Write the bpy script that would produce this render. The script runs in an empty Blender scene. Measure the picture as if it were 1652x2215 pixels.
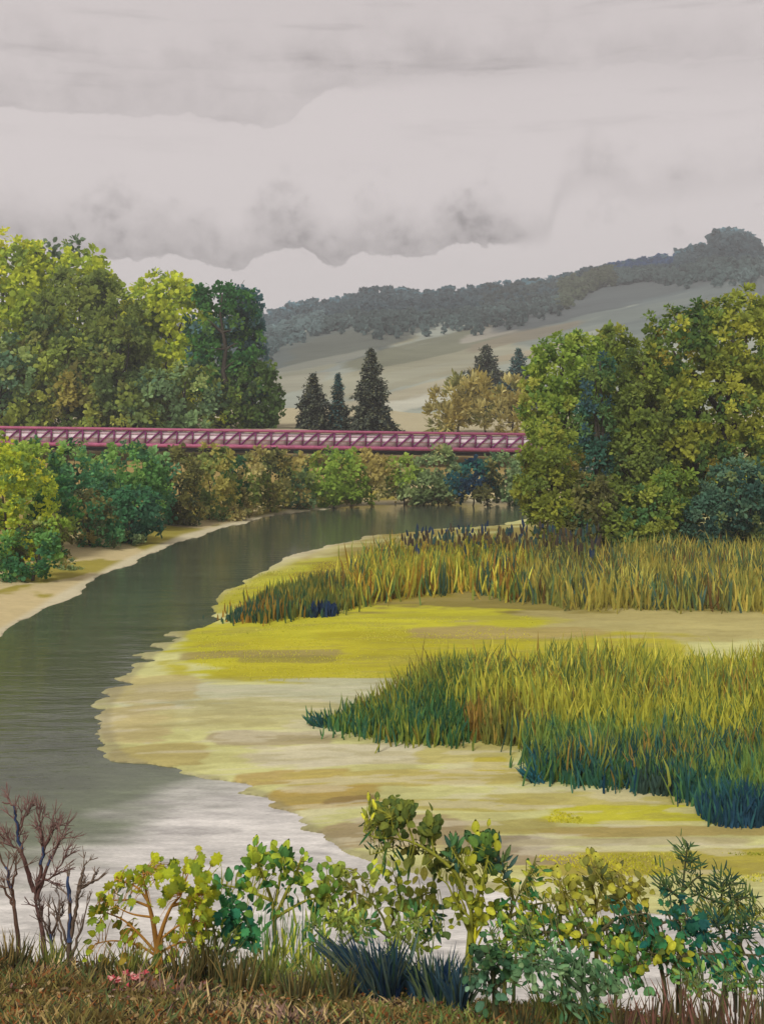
import bpy, math
import numpy as np
from mathutils import Vector, Matrix

# ------------------------------------------------------------------ camera, sky, sun, exposure
scene = bpy.context.scene
COL = scene.collection
F, CX, HZ, H = 2270.0, 826.0, 900.0, 8.0          # focal length, axis and eye height used for laying the land out

cam_d = bpy.data.cameras.new("camera")
cam = bpy.data.objects.new("camera", cam_d)
COL.objects.link(cam)
cam.location = (0, 0, H)
cam.rotation_euler = (math.radians(90), 0, 0)
cam_d.sensor_fit = 'HORIZONTAL'
cam_d.sensor_width = 36.0
cam_d.lens = 36.0 * F / 1652.0
cam_d.shift_y = -(1107.5 - HZ) / 1652.0
cam_d.clip_start = 0.1
cam_d.clip_end = 8000
scene.camera = cam

scene.view_settings.view_transform = 'Standard'
scene.view_settings.look = 'None'
scene.view_settings.gamma = 1.0
scene.view_settings.use_curve_mapping = False
EXPOSURE = 1.0
scene.view_settings.exposure = EXPOSURE
scene.render.engine = 'CYCLES'
scene.cycles.max_bounces = 6
scene.cycles.transparent_max_bounces = 4
scene.cycles.volume_bounces = 0
scene.cycles.sample_clamp_indirect = 4.0


def lin(c):
    a = np.asarray(c, dtype=float) / 255.0
    return np.where(a <= 0.04045, a / 12.92, ((a + 0.055) / 1.055) ** 2.4)


SUN_EL, SUN_AZ = math.radians(48), math.radians(205)   # behind the camera, to its left
world = bpy.data.worlds.new("World")
scene.world = world
world.use_nodes = True
wn, wl = world.node_tree.nodes, world.node_tree.links
wn.clear()


def W(op, a, b=None, c=None):
    n = wn.new('ShaderNodeMath')
    n.operation = op
    for i, v in enumerate((a, b, c)):
        if v is None:
            continue
        if isinstance(v, (int, float)):
            n.inputs[i].default_value = v
        else:
            wl.new(v, n.inputs[i])
    return n.outputs[0]


def Wstep(x, e0, e1):
    n = wn.new('ShaderNodeMapRange')
    n.interpolation_type = 'SMOOTHSTEP'
    for i, v in enumerate((x, e0, e1)):
        if isinstance(v, (int, float)):
            n.inputs[i].default_value = v
        else:
            wl.new(v, n.inputs[i])
    return n.outputs[0]


def Wnoise(vec, scale, detail=3.0, rough=0.5):
    n = wn.new('ShaderNodeTexNoise')
    n.inputs['Scale'].default_value = scale
    n.inputs['Detail'].default_value = detail
    n.inputs['Roughness'].default_value = rough
    wl.new(vec, n.inputs['Vector'])
    return W('SUBTRACT', n.outputs[0], 0.5)


def Wcomb(x, y, z):
    n = wn.new('ShaderNodeCombineXYZ')
    for i, v in enumerate((x, y, z)):
        if isinstance(v, (int, float)):
            n.inputs[i].default_value = v
        else:
            wl.new(v, n.inputs[i])
    return n.outputs[0]


def Wmix(f, a, b):
    n = wn.new('ShaderNodeMix')
    n.data_type = 'RGBA'
    for s, v in ((0, f), (6, a), (7, b)):
        if isinstance(v, (int, float)):
            n.inputs[s].default_value = v
        elif isinstance(v, (tuple, list)):
            n.inputs[s].default_value = tuple(v) + (1.0,)
        else:
            wl.new(v, n.inputs[s])
    return n.outputs[2]


def build_sky():
    tc = wn.new('ShaderNodeTexCoord')
    sep = wn.new('ShaderNodeSeparateXYZ')
    wl.new(tc.outputs['Generated'], sep.inputs[0])
    az = W('ARCTAN2', sep.outputs[0], sep.outputs[1])
    el = W('ARCSINE', sep.outputs[2])
    dirv = tc.outputs['Generated']
    stretched = Wcomb(az, W('MULTIPLY', el, 4.0), 0.0)
    flat = Wcomb(az, el, 0.0)

    def ae(px, py):
        x, z = (px - CX) / F, (HZ - py) / F
        return math.atan(x), math.atan(z / math.sqrt(1 + x * x))

    def edge(points):
        """lower rim of a cloud bank as elevation over azimuth"""
        n = wn.new('ShaderNodeFloatCurve')
        c = n.mapping.curves[0]
        pts = []
        for px, py in points:
            a, e = ae(px, py)
            pts.append((min(max(a / 1.2 + 0.5, 0), 1), e / 0.6))
        a0, a1 = pts[0], pts[-1]
        pts = [(0.0, a0[1])] + pts + [(1.0, a1[1])]
        while len(c.points) < len(pts):
            c.points.new(0.5, 0.5)
        for p, q in zip(c.points, pts):
            p.location = q
            p.handle_type = 'AUTO_CLAMPED'
        n.mapping.update()
        wl.new(W('ADD', W('DIVIDE', az, 1.2), 0.5), n.inputs['Value'])
        return W('MULTIPLY', n.outputs[0], 0.6)

    n_big = Wnoise(stretched, 5.0, 4.0, 0.55)
    n_mid = Wnoise(flat, 17.0, 4.0, 0.55)
    n_fine = Wnoise(flat, 75.0, 3.0, 0.6)
    n_grain = Wnoise(flat, 420.0, 2.0, 0.7)
    rag = W('ADD', W('MULTIPLY', n_mid, 0.024), W('MULTIPLY', n_fine, 0.011))

    def bank(points, fade, amount, side=None, soft=None):
        e = W('ADD', edge(points), rag)
        d = W('SUBTRACT', el, e)
        rise = Wstep(d, 0.0, 0.0022 if soft is None else W('ADD', 0.0022, W('MULTIPLY', Wstep(az, soft[0], soft[1]), soft[2])))
        fall = W('SUBTRACT', 1.0, Wstep(d, 0.0, W('ADD', W('MULTIPLY', n_mid, fade * 1.1), fade)))
        v = W('MULTIPLY', W('MULTIPLY', rise, fall), amount)
        if side:
            v = W('MULTIPLY', v, Wstep(az, *side))
        if soft:
            v = W('MULTIPLY', v, W('SUBTRACT', 1.0, W('MULTIPLY', Wstep(az, 0.12, 0.19), 0.45)))
        return W('MULTIPLY', v, W('ADD', 0.85, W('ADD', W('MULTIPLY', n_mid, 1.6), W('MULTIPLY', n_fine, 0.9))))

    low = bank([(-300, 540), (0, 520), (220, 565), (380, 555), (440, 570), (510, 588), (560, 552), (650, 545), (720, 580), (790, 548),
                (880, 560), (1000, 532), (1180, 540), (1210, 470), (1280, 432), (1400, 465), (1560, 440), (1700, 420)], 0.062, 0.72, None, (0.10, 0.18, 0.03))
    mid = bank([(-300, 260), (0, 235), (250, 252), (420, 250), (560, 276), (620, 262), (680, 215), (800, 200), (1000, 210),
                (1300, 205), (1652, 230)], 0.085, 0.28, None, (-0.08, 0.1, 0.035))
    up = bank([(-300, 60), (300, 150), (700, 155), (1000, 165), (1200, 150), (1652, 125)], 0.05, 0.12)
    veil = W('MULTIPLY', Wstep(el, 0.20, 0.52), 0.28)
    blot = W('MULTIPLY', Wstep(W('ADD', n_mid, W('MULTIPLY', n_fine, 0.5)), 0.03, 0.24),
             W('MULTIPLY', Wstep(el, 0.13, 0.17), W('SUBTRACT', 1.0, Wstep(el, 0.2, 0.27))))
    strk = W('MULTIPLY', Wstep(Wnoise(Wcomb(az, W('MULTIPLY', el, 9.0), 3.0), 6.0, 5.0, 0.6), 0.02, 0.25), 0.26)
    shade = W('ADD', W('ADD', low, mid), W('ADD', up, veil))
    shade = W('ADD', shade, W('ADD', W('MULTIPLY', blot, 0.19), W('MULTIPLY', strk, Wstep(el, 0.2, 0.3))))
    shade = W('ADD', shade, W('ADD', W('MULTIPLY', n_big, 0.10), W('MULTIPLY', n_grain, 0.12)))
    shade = W('MINIMUM', W('MAXIMUM', shade, 0.0), 1.0)
    k = 1.0 / (2.0 ** EXPOSURE) / 0.1
    pale = tuple(lin((219, 209, 207)) * k)
    grey = tuple(lin((142, 133, 131)) * k)
    cloud = Wmix(shade, pale, grey)
    sky = wn.new('ShaderNodeTexSky')
    sky.sky_type = 'NISHITA'
    sky.sun_disc = False
    sky.sun_elevation = SUN_EL
    sky.sun_rotation = SUN_AZ
    bg = wn.new('ShaderNodeBackground')
    bg.inputs['Strength'].default_value = 0.1
    wl.new(Wmix(0.97, sky.outputs[0], cloud), bg.inputs['Color'])
    out = wn.new('ShaderNodeOutputWorld')
    wl.new(bg.outputs[0], out.inputs['Surface'])


build_sky()

sun_d = bpy.data.lights.new("sun", 'SUN')
sun_d.energy = 1.5
sun_d.angle = math.radians(14)
sun_d.color = (1.0, 0.97, 0.92)
sun = bpy.data.objects.new("sun", sun_d)
COL.objects.link(sun)
_d = Vector((math.sin(SUN_AZ) * math.cos(SUN_EL), math.cos(SUN_AZ) * math.cos(SUN_EL), math.sin(SUN_EL)))
sun.rotation_euler = (-_d).to_track_quat('-Z', 'Y').to_euler()

# ------------------------------------------------------------------ helpers
rng = np.random.default_rng(20231)


def smooth(x, a, b):
    t = np.clip((np.asarray(x, dtype=float) - a) / (b - a), 0, 1)
    return t * t * (3 - 2 * t)


def vnoise(x, y, seed=0):
    """value noise, about -1..1"""
    x, y = np.asarray(x, dtype=float), np.asarray(y, dtype=float)
    xi, yi = np.floor(x).astype(np.int64), np.floor(y).astype(np.int64)
    fx, fy = x - xi, y - yi
    fx, fy = fx * fx * (3 - 2 * fx), fy * fy * (3 - 2 * fy)

    def h(i, j):
        n = (i * 374761393 + j * 668265263 + seed * 974634111) & 0x7fffffff
        n = ((n ^ (n >> 13)) * 1274126177) & 0x7fffffff
        n = ((n ^ (n >> 16)) * 69069) & 0x7fffffff
        return n / 0x7fffffff * 2 - 1
    a, b, c, d = h(xi, yi), h(xi + 1, yi), h(xi, yi + 1), h(xi + 1, yi + 1)
    return (a * (1 - fx) + b * fx) * (1 - fy) + (c * (1 - fx) + d * fx) * fy


def fbm(x, y, seed=0, octaves=4):
    s, a, t = 0.0, 1.0, 0.0
    for o in range(octaves):
        s = s + a * vnoise(np.asarray(x) * 2 ** o + 17.3 * o, np.asarray(y) * 2 ** o - 9.1 * o, seed + o)
        t += a
        a *= 0.5
    return s / t


def unit(v):
    return v / np.maximum(np.linalg.norm(v, axis=-1, keepdims=True), 1e-9)


def P(px, py, Y):
    """point seen at (px, py) that stands Y metres away"""
    return np.array([(px - CX) * Y / F, Y, H - (py - HZ) * Y / F])


def set_props(o, label=None, cat=None, group=None, kind=None):
    for k, v in (('label', label), ('category', cat), ('group', group), ('kind', kind)):
        if v:
            o[k] = v
    return o


def empty(name, loc, label, cat, group=None):
    o = bpy.data.objects.new(name, None)
    o.location = [float(v) for v in loc]
    o.empty_display_size = 0.3
    COL.objects.link(o)
    return set_props(o, label, cat, group)


def mesh_np(name, V, Fc, mat, cols=None, parent=None, smooth_shade=False):
    """mesh object from arrays; V in world space, moved to the parent's space when there is one"""
    V = np.asarray(V, dtype=np.float32)
    Fc = np.asarray(Fc, dtype=np.int32)
    if parent is not None:
        V = V - np.array(root_of(parent), dtype=np.float32)
    me = bpy.data.meshes.new(name)
    k = Fc.shape[1]
    me.vertices.add(len(V))
    me.vertices.foreach_set("co", V.ravel())
    me.loops.add(Fc.size)
    me.loops.foreach_set("vertex_index", Fc.ravel())
    me.polygons.add(len(Fc))
    me.polygons.foreach_set("loop_start", np.arange(0, Fc.size, k, dtype=np.int32))
    if smooth_shade:
        me.polygons.foreach_set("use_smooth", np.ones(len(Fc), dtype=bool))
    if cols is not None:
        cols = np.asarray(cols, dtype=np.float32)
        dom = 'FACE' if len(cols) == len(Fc) else 'POINT'
        at = me.attributes.new("tint", 'FLOAT_COLOR', dom)
        at.data.foreach_set("color", np.concatenate([cols, np.ones((len(cols), 1), np.float32)], 1).ravel())
    me.update(calc_edges=True)
    me.materials.append(mat)
    o = bpy.data.objects.new(name, me)
    COL.objects.link(o)
    if parent is not None:
        o.parent = parent
    return o


def root_of(o):
    v = Vector((0, 0, 0))
    while o is not None:
        v = v + o.location
        o = o.parent
    return v


class Soup:
    """collects vertices and faces of one mesh"""

    def __init__(self):
        self.v, self.f, self.n = [], [], 0

    def add(self, V, Fc):
        self.v.append(np.asarray(V, float))
        self.f.append(np.asarray(Fc, int) + self.n)
        self.n += len(V)

    def tube(self, pts, radii, sides=6):
        pts = np.asarray(pts, float)
        radii = np.broadcast_to(np.asarray(radii, float), (len(pts),))
        t = unit(np.gradient(pts, axis=0))
        ref = np.array([0.0, 1.0, 0.0]) if abs(t[0][1]) < 0.8 else np.array([1.0, 0, 0])
        a = unit(np.cross(t, ref))
        b = np.cross(t, a)
        ang = np.linspace(0, 2 * np.pi, sides, endpoint=False)
        ring = pts[:, None, :] + radii[:, None, None] * (np.cos(ang)[None, :, None] * a[:, None, :] + np.sin(ang)[None, :, None] * b[:, None, :])
        V = ring.reshape(-1, 3)
        fs = []
        for i in range(len(pts) - 1):
            for j in range(sides):
                k = (j + 1) % sides
                fs.append((i * sides + j, i * sides + k, (i + 1) * sides + k))
                fs.append((i * sides + j, (i + 1) * sides + k, (i + 1) * sides + j))
        for e in (0, len(pts) - 1):
            for j in range(1, sides - 1):
                fs.append((e * sides, e * sides + j, e * sides + j + 1))
        self.add(V, fs)

    def box(self, c, s, ax=None):
        c, s = np.asarray(c, float), np.asarray(s, float) / 2
        A = np.eye(3) if ax is None else np.asarray(ax, float)
        V = np.array([c + A.T @ (s * np.array(q)) for q in
                      [(-1, -1, -1), (1, -1, -1), (1, 1, -1), (-1, 1, -1), (-1, -1, 1), (1, -1, 1), (1, 1, 1), (-1, 1, 1)]])
        q = [(0, 3, 2, 1), (4, 5, 6, 7), (0, 1, 5, 4), (1, 2, 6, 5), (2, 3, 7, 6), (3, 0, 4, 7)]
        self.add(V, [t for a, b, cc, d in q for t in ((a, b, cc), (a, cc, d))])

    def build(self, name, mat, parent=None, cols=None, smooth_shade=False):
        return mesh_np(name, np.concatenate(self.v), np.concatenate(self.f), mat, cols, parent, smooth_shade)


def wobble(a, b, n, amp, r=None):
    """a slightly crooked line from a to b"""
    r = r or rng
    t = np.linspace(0, 1, n)[:, None]
    p = np.asarray(a) * (1 - t) + np.asarray(b) * t
    off = r.normal(0, amp, (n, 3))
    off[0] = 0
    off[-1] *= 0.4
    return p + off


# ------------------------------------------------------------------ materials
def new_mat(name):
    m = bpy.data.materials.new(name)
    m.use_nodes = True
    nt = m.node_tree
    nt.nodes.clear()
    out = nt.nodes.new('ShaderNodeOutputMaterial')
    return m, nt, out


def node(nt, kind, **kw):
    n = nt.nodes.new(kind)
    for k, v in kw.items():
        if k in n.inputs:
            n.inputs[k].default_value = v
        else:
            setattr(n, k, v)
    return n


def mottled(nt, color_socket, coord, scales, amps, vec_scale=(1, 1, 1)):
    """pigment granulation: the colour times 1 +- noise"""
    mp = node(nt, 'ShaderNodeMapping')
    mp.inputs['Scale'].default_value = vec_scale
    nt.links.new(coord, mp.inputs['Vector'])
    cur = color_socket
    for s, a in zip(scales, amps):
        nz = node(nt, 'ShaderNodeTexNoise', Scale=s, Detail=3.0, Roughness=0.6)
        nt.links.new(mp.outputs[0], nz.inputs['Vector'])
        mr = node(nt, 'ShaderNodeMapRange')
        mr.inputs[1].default_value = 0.25
        mr.inputs[2].default_value = 0.75
        mr.inputs[3].default_value = 1 - a
        mr.inputs[4].default_value = 1 + a
        nt.links.new(nz.outputs[0], mr.inputs[0])
        vm = node(nt, 'ShaderNodeVectorMath', operation='SCALE')
        nt.links.new(cur, vm.inputs[0])
        nt.links.new(mr.outputs[0], vm.inputs['Scale'])
        cur = vm.outputs[0]
    return cur


def leafy_material(name, trans=0.35, scales=(0.8, 6.0), amps=(0.16, 0.14), per_object=0.0):
    m, nt, out = new_mat(name)
    at = node(nt, 'ShaderNodeAttribute', attribute_name='tint')
    geo = node(nt, 'ShaderNodeNewGeometry')
    c = mottled(nt, at.outputs['Color'], geo.outputs['Position'], scales, amps)
    if per_object:
        oi = node(nt, 'ShaderNodeObjectInfo')
        mr = node(nt, 'ShaderNodeMapRange')
        mr.inputs[3].default_value = 1 - per_object
        mr.inputs[4].default_value = 1 + per_object
        nt.links.new(oi.outputs['Random'], mr.inputs[0])
        vm = node(nt, 'ShaderNodeVectorMath', operation='SCALE')
        nt.links.new(c, vm.inputs[0])
        nt.links.new(mr.outputs[0], vm.inputs['Scale'])
        c = vm.outputs[0]
    d = node(nt, 'ShaderNodeBsdfDiffuse')
    t = node(nt, 'ShaderNodeBsdfTranslucent')
    nt.links.new(c, d.inputs['Color'])
    nt.links.new(c, t.inputs['Color'])
    mx = node(nt, 'ShaderNodeMixShader', Fac=trans)
    nt.links.new(d.outputs[0], mx.inputs[1])
    nt.links.new(t.outputs[0], mx.inputs[2])
    nt.links.new(mx.outputs[0], out.inputs['Surface'])
    return m


def plain_material(name, rgb, rough=0.8, scales=(2.0, 14.0), amps=(0.2, 0.2), vec_scale=(1, 1, 1), bump=0.0, spec=0.2, attr=False, albedo=None):
    m, nt, out = new_mat(name)
    geo = node(nt, 'ShaderNodeNewGeometry')
    if attr:
        src = node(nt, 'ShaderNodeAttribute', attribute_name='tint').outputs['Color']
    else:
        rc = node(nt, 'ShaderNodeRGB')
        rc.outputs[0].default_value = tuple(albedo if albedo is not None else lin(rgb)) + (1.0,)
        src = rc.outputs[0]
    c = mottled(nt, src, geo.outputs['Position'], scales, amps, vec_scale)
    b = node(nt, 'ShaderNodeBsdfPrincipled', Roughness=rough)
    b.inputs['Specular IOR Level'].default_value = spec
    nt.links.new(c, b.inputs['Base Color'])
    if bump:
        nz = node(nt, 'ShaderNodeTexNoise', Scale=9.0, Detail=5.0, Roughness=0.65)
        nt.links.new(geo.outputs['Position'], nz.inputs['Vector'])
        bp = node(nt, 'ShaderNodeBump', Strength=bump, Distance=0.1)
        nt.links.new(nz.outputs[0], bp.inputs['Height'])
        nt.links.new(bp.outputs[0], b.inputs['Normal'])
    nt.links.new(b.outputs[0], out.inputs['Surface'])
    return m


M_FOLIAGE = leafy_material("foliage", 0.5, (0.7, 5.0), (0.2, 0.16))
M_NEEDLE = leafy_material("needles", 0.12, (1.0, 6.0), (0.2, 0.2))
M_REED = leafy_material("reed_blades", 0.3, (1.2, 9.0), (0.18, 0.2))
M_LEAF = leafy_material("near_leaves", 0.35, (9.0, 45.0), (0.16, 0.15), 0.2)
M_BARK = plain_material("bark", None, 0.9, (1.5, 12.0), (0.25, 0.3), (1, 1, 0.25), albedo=(0.05, 0.042, 0.03))
M_STEM = plain_material("near_stems", None, 0.85, (14.0, 60.0), (0.25, 0.25), (1, 1, 0.4), attr=True)
M_GROUND = plain_material("ground", None, 0.95, (0.9, 7.0, 38.0), (0.08, 0.10, 0.10), (0.35, 1, 1), bump=0.25, spec=0.05, attr=True)
M_HILL = plain_material("hill_fields", None, 0.95, (0.02, 0.15), (0.10, 0.10), (0.4, 1, 1.6), spec=0.0, attr=True)

KG, KF, KN = 1.45, 0.54, 0.74       # what a lit ground / crown / near leaf shows for an albedo of 1


def alb(c, k):
    return np.clip(lin(c) / k, 0.004, 0.85)


# ------------------------------------------------------------------ the land
def gp(px, py):
    Y = H * F / (py - HZ)
    return ((px - CX) * Y / F, Y)


RIVER_PX = [(-900, 2000), (-400, 1640), (-150, 1450), (0, 1375), (70, 1337), (150, 1290), (230, 1245), (300, 1210), (360, 1184), (420, 1160),
            (500, 1138), (600, 1115), (700, 1100), (800, 1091), (950, 1087), (1150, 1086), (1500, 1085), (2200, 1084),
            (2200, 1120), (1500, 1120), (1160, 1122), (1080, 1136), (950, 1146), (800, 1162), (700, 1182), (650, 1202), (590, 1228), (530, 1250),
            (480, 1275), (445, 1330), (400, 1372), (340, 1412), (290, 1450), (250, 1500), (225, 1560), (235, 1610), (270, 1645), (330, 1665),
            (480, 1692), (560, 1720), (620, 1755), (680, 1800), (740, 1840), (850, 1872), (1000, 1905), (1200, 1955), (1450, 1985), (1652, 2000),
            (2300, 2030), (3000, 2400), (-1400, 2400)]
RIVER = np.array([gp(*q) for q in RIVER_PX])


def river_sd(X, Y):
    """metres to the waterline, negative in the water"""
    X, Y = np.asarray(X, float), np.asarray(Y, float)
    shp = X.shape
    x, y = X.ravel(), Y.ravel()
    best = np.full(x.shape, 1e9)
    inside = np.zeros(x.shape, bool)
    n = len(RIVER)
    for i in range(n):
        a, b = RIVER[i], RIVER[(i + 1) % n]
        d = b - a
        t = np.clip(((x - a[0]) * d[0] + (y - a[1]) * d[1]) / (d @ d), 0, 1)
        best = np.minimum(best, (x - a[0] - t * d[0]) ** 2 + (y - a[1] - t * d[1]) ** 2)
        hit = (a[1] > y) != (b[1] > y)
        if abs(d[1]) > 1e-9:
            inside ^= hit & (x < a[0] + (y - a[1]) * d[0] / d[1])
    s = np.sqrt(best)
    return np.where(inside, -s, s).reshape(shp)


def bank_crest(X):
    return 9.6 + 0.35 * vnoise(X * 0.7, 3.3, 5) + 0.12 * vnoise(X * 2.7, 1.3, 6)


def ground_z(X, Y):
    X, Y = np.asarray(X, float), np.asarray(Y, float)
    sd = river_sd(X, Y) + vnoise(X * 0.22, Y * 0.30, 1) * 0.010 * Y + vnoise(X * 0.9, Y * 1.1, 2) * 0.0035 * Y
    Qs, Ps = HZ + H * F / np.maximum(Y, 2), CX + X / np.maximum(Y, 2) * F
    sd = sd + fbm(X * 0.12, np.log(np.maximum(Qs - 900, 1)) * 44, 33, 4) * 0.030 * Y * smooth(Qs, 1290, 1340) * smooth(Ps, 130, 220) * (1 - smooth(Ps, 620, 800))
    z = np.where(sd > 0, 0.03 + 0.22 * (1 - np.exp(-np.maximum(sd, 0) * 0.35)), np.maximum(sd * 0.3, -0.9))
    left = smooth(-X + 0.18 * (Y - 60), 14, 24) * smooth(sd, 0.3, 6)
    z = z + left * 0.7 * smooth(Y, 25, 60)
    z = z + smooth(Y, 97, 119) * 5.7 + smooth(Y, 119, 200) * 3.0
    z = z + fbm(X * 0.25, Y * 0.25, 9, 3) * 0.06 * smooth(sd, 0.3, 2.5) * smooth(Y, 14, 20)
    cr = bank_crest(X)
    Xc = np.clip(X, -12, 12)
    top = 6.18 - 0.36 * np.clip(np.minimum(Y, cr), -2, 20) - 0.09 * Xc + 0.06 * fbm(X * 1.8, Y * 1.8, 21, 4)
    zb = np.where(Y < cr, top, top - 1.15 * (Y - cr))
    return np.where(Y < 17, np.maximum(zb, z * smooth(Y, 12, 14) - 1.0 * (1 - smooth(Y, 12, 14))), z)


def gz(x, y):
    return float(ground_z(np.array([x]), np.array([y]))[0])


def grid_faces(nr, nc):
    i = np.arange(nr - 1)[:, None] * nc + np.arange(nc - 1)[None, :]
    i = i.ravel()
    return np.stack([i, i + 1, i + nc + 1, i + nc], 1)


def paint(base, P_, Q_, strokes, seed=0):
    """ground cover laid in patches: (px, py, rx, ry, colour, strength)"""
    c = np.array(np.broadcast_to(base, P_.shape + (3,)), float)
    for i, (px, py, rx, ry, col, st, k) in enumerate(strokes):
        dx = (P_ - px) / rx + 0.25 * fbm(P_ / 90.0, Q_ / 14.0, seed + 7 * i, 3)
        dy = (Q_ - py) / ry + 0.45 * fbm(P_ / 130.0, Q_ / 9.0, seed + 7 * i + 3, 4)
        m = (1 - smooth(np.sqrt(dx ** 4 + dy ** 4) ** 0.5, 0.86, 1.0)) * st
        c = c * (1 - m[..., None]) + alb(col, k) * m[..., None]
    return c


def build_ground():
    ys = np.concatenate([np.linspace(-60, 5, 14), np.linspace(5.5, 14, 110), H * F / (np.linspace(2150, 1075, 430) - HZ), np.linspace(105, 186, 60)])
    us = np.linspace(-1.0, 1.0, 440)
    us = np.sign(us) * (0.55 * np.abs(us) + 0.45 * np.abs(us) ** 4) * 0.85
    Yg, U = np.meshgrid(ys, us, indexing='ij')
    Xg = U * np.maximum(np.abs(Yg), 40.0 - 0 * Yg) * np.where(Yg < 14, 1.0, 1.0)
    near = smooth(Yg, 14, 40)
    Xg = U * np.where(Yg < 14, 14 + np.clip(13 - Yg, 0, 80) * 0.6, Yg)
    Z = ground_z(Xg, Yg)
    Pp, Qq = CX + Xg / np.maximum(Yg, 1) * F, HZ + H * F / np.maximum(Yg, 1)
    K = KG
    CREAM, YEL, TAN, GREY = (216, 215, 146), (204, 200, 60), (196, 184, 120), (202, 202, 168)
    st = []
    a = st.append
    # far strip between the river and the far reeds, then the bright sward
    a((700, 1265, 300, 60, (196, 196, 66), 1, K))
    a((560, 1300, 180, 30, (190, 186, 60), .8, K))
    a((1300, 1250, 700, 110, (150, 130, 55), .8, K))
    a((1300, 1338, 620, 26, (150, 138, 70), .8, K))
    a((1300, 1372, 560, 36, TAN, .9, K))
    a((800, 1408, 430, 78, YEL, 1, K))
    a((980, 1440, 580, 62, (194, 186, 54), .9, K))
    a((560, 1428, 190, 9, (165, 150, 95), .8, K))
    a((620, 1440, 110, 8, (158, 148, 80), .7, K))
    a((1080, 1385, 220, 14, (186, 168, 105), .9, K))
    # pale flats
    a((640, 1530, 400, 46, GREY, .9, K))
    a((330, 1500, 110, 34, (196, 182, 124), .8, K))
    a((300, 1570, 90, 44, (204, 190, 134), .9, K))
    a((350, 1640, 120, 22, (196, 182, 116), .9, K))
    a((470, 1568, 70, 10, (178, 170, 130), .8, K))
    a((560, 1560, 230, 34, (205, 199, 140), .8, K))
    a((590, 1612, 140, 17, (182, 168, 132), .85, K))
    a((800, 1650, 300, 22, (220, 212, 178), .9, K))
    a((640, 1690, 130, 12, (188, 164, 100), .85, K))
    a((880, 1700, 300, 22, (196, 180, 100), .8, K))
    a((700, 1735, 130, 26, (186, 160, 84), .9, K))
    a((760, 1742, 60, 10, (150, 128, 84), .8, K))
    a((1010, 1640, 120, 34, (206, 196, 110), .8, K))
    a((1060, 1672, 40, 18, (200, 186, 66), .8, K))
    a((1000, 1760, 200, 14, (190, 176, 84), .7, K))
    a((1330, 1748, 300, 20, (194, 182, 104), .8, K))
    a((1400, 1783, 260, 20, YEL, .95, K))
    a((1500, 1815, 380, 11, (186, 164, 96), .85, K))
    a((1080, 1805, 130, 16, (178, 166, 90), .7, K))
    a((860, 1815, 170, 34, (176, 158, 120), .9, K))
    a((1080, 1838, 130, 20, (160, 148, 126), .9, K))
    a((1350, 1838, 300, 9, (200, 190, 150), .8, K))
    a((1450, 1880, 360, 28, (182, 170, 62), .9, K))
    a((1150, 1868, 110, 16, (168, 152, 124), .9, K))
    base = alb(CREAM, K)
    c = paint(base, Pp, Qq, st, 40)
    # brush-like streaks of thin and thick growth
    sv = fbm(Pp / 220.0, np.log(np.maximum(Qq - 900, 1)) * 42.0, 77, 4)
    c *= (1 + 0.20 * sv)[..., None]
    s2 = fbm(Pp / 170.0, np.log(np.maximum(Qq - 900, 1)) * 75.0, 177, 4)
    flat_ = smooth(Qq, 1480, 1520)[..., None]
    w1, w2 = smooth(s2, .16, .26)[..., None] * flat_, smooth(-s2, .14, .24)[..., None]
    c = c * (1 - .45 * w1) + alb((228, 220, 188), K) * .45 * w1
    c = c * (1 - .30 * w2) + alb((176, 164, 100), K) * .26 * w2
    wet = (1 - smooth(river_sd(Xg, Yg) / np.maximum(Yg, 1) + .004 * fbm(Pp / 80.0, Qq / 7.0, 61, 3), .001, .010)) * smooth(Qq, 1230, 1330) * smooth(Pp, 150, 220)
    c = c * (1 - .6 * wet[..., None]) + alb((158, 150, 116), K) * .6 * wet[..., None]
    # left and far bank: pale sand with tufts of olive
    side = smooth(-(Xg + 5) + 0.30 * (Yg - 60), -3, 1) * (Yg > 25)
    farb = smooth(Yg, 93.0, 94.5)
    sandm = np.clip(np.maximum(side * (Xg < 0), farb), 0, 1)
    sd = river_sd(Xg, Yg)
    pn = fbm(Xg * 0.35, Yg * 0.25, 90, 4)
    sand = alb((216, 198, 148), K) * (1 - smooth(pn, 0.1, 0.2))[..., None] + alb((172, 160, 74), K) * smooth(pn, 0.1, 0.2)[..., None]
    pale = (1 - smooth(sd / np.maximum(Yg, 1), 0.006, 0.016))[..., None]
    sand = sand * (1 - pale) + alb((222, 212, 176), K) * pale
    back = smooth(sd, 5, 9)[..., None]
    sand = sand * (1 - back) + alb((172, 150, 92), K) * back
    hi = smooth(Z, 3.2, 5.5)[..., None]
    sand = sand * (1 - hi) + alb((198, 188, 152), K) * hi
    c = c * (1 - sandm[..., None]) + sand * sandm[..., None]
    # near bank: brown earth, rust and olive litter
    nb = ((Yg < 16) & (Z > 0.1)).astype(float)[..., None]
    e1, e2, e3 = fbm(Xg * 1.3, Yg * 3.0, 11, 4), fbm(Xg * 2.6, Yg * 5.0, 12, 4), fbm(Xg * 5, Yg * 9, 13, 3)
    earth = np.broadcast_to(alb((128, 112, 64), K), c.shape).copy()
    for m, col in ((smooth(e1, .05, .25), (104, 90, 44)), (smooth(e2, .1, .3), (150, 92, 44)), (smooth(-e2, .15, .35), (70, 56, 34)),
                   (smooth(e3, .2, .4), (168, 132, 70)), (smooth(-e3, .3, .45), (96, 62, 60))):
        earth = earth * (1 - m[..., None]) + alb(col, K) * m[..., None]
    c = c * (1 - nb) + earth * nb
    under = (Z < -0.02)[..., None]
    c = np.where(under, alb((110, 104, 84), K), c)
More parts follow.
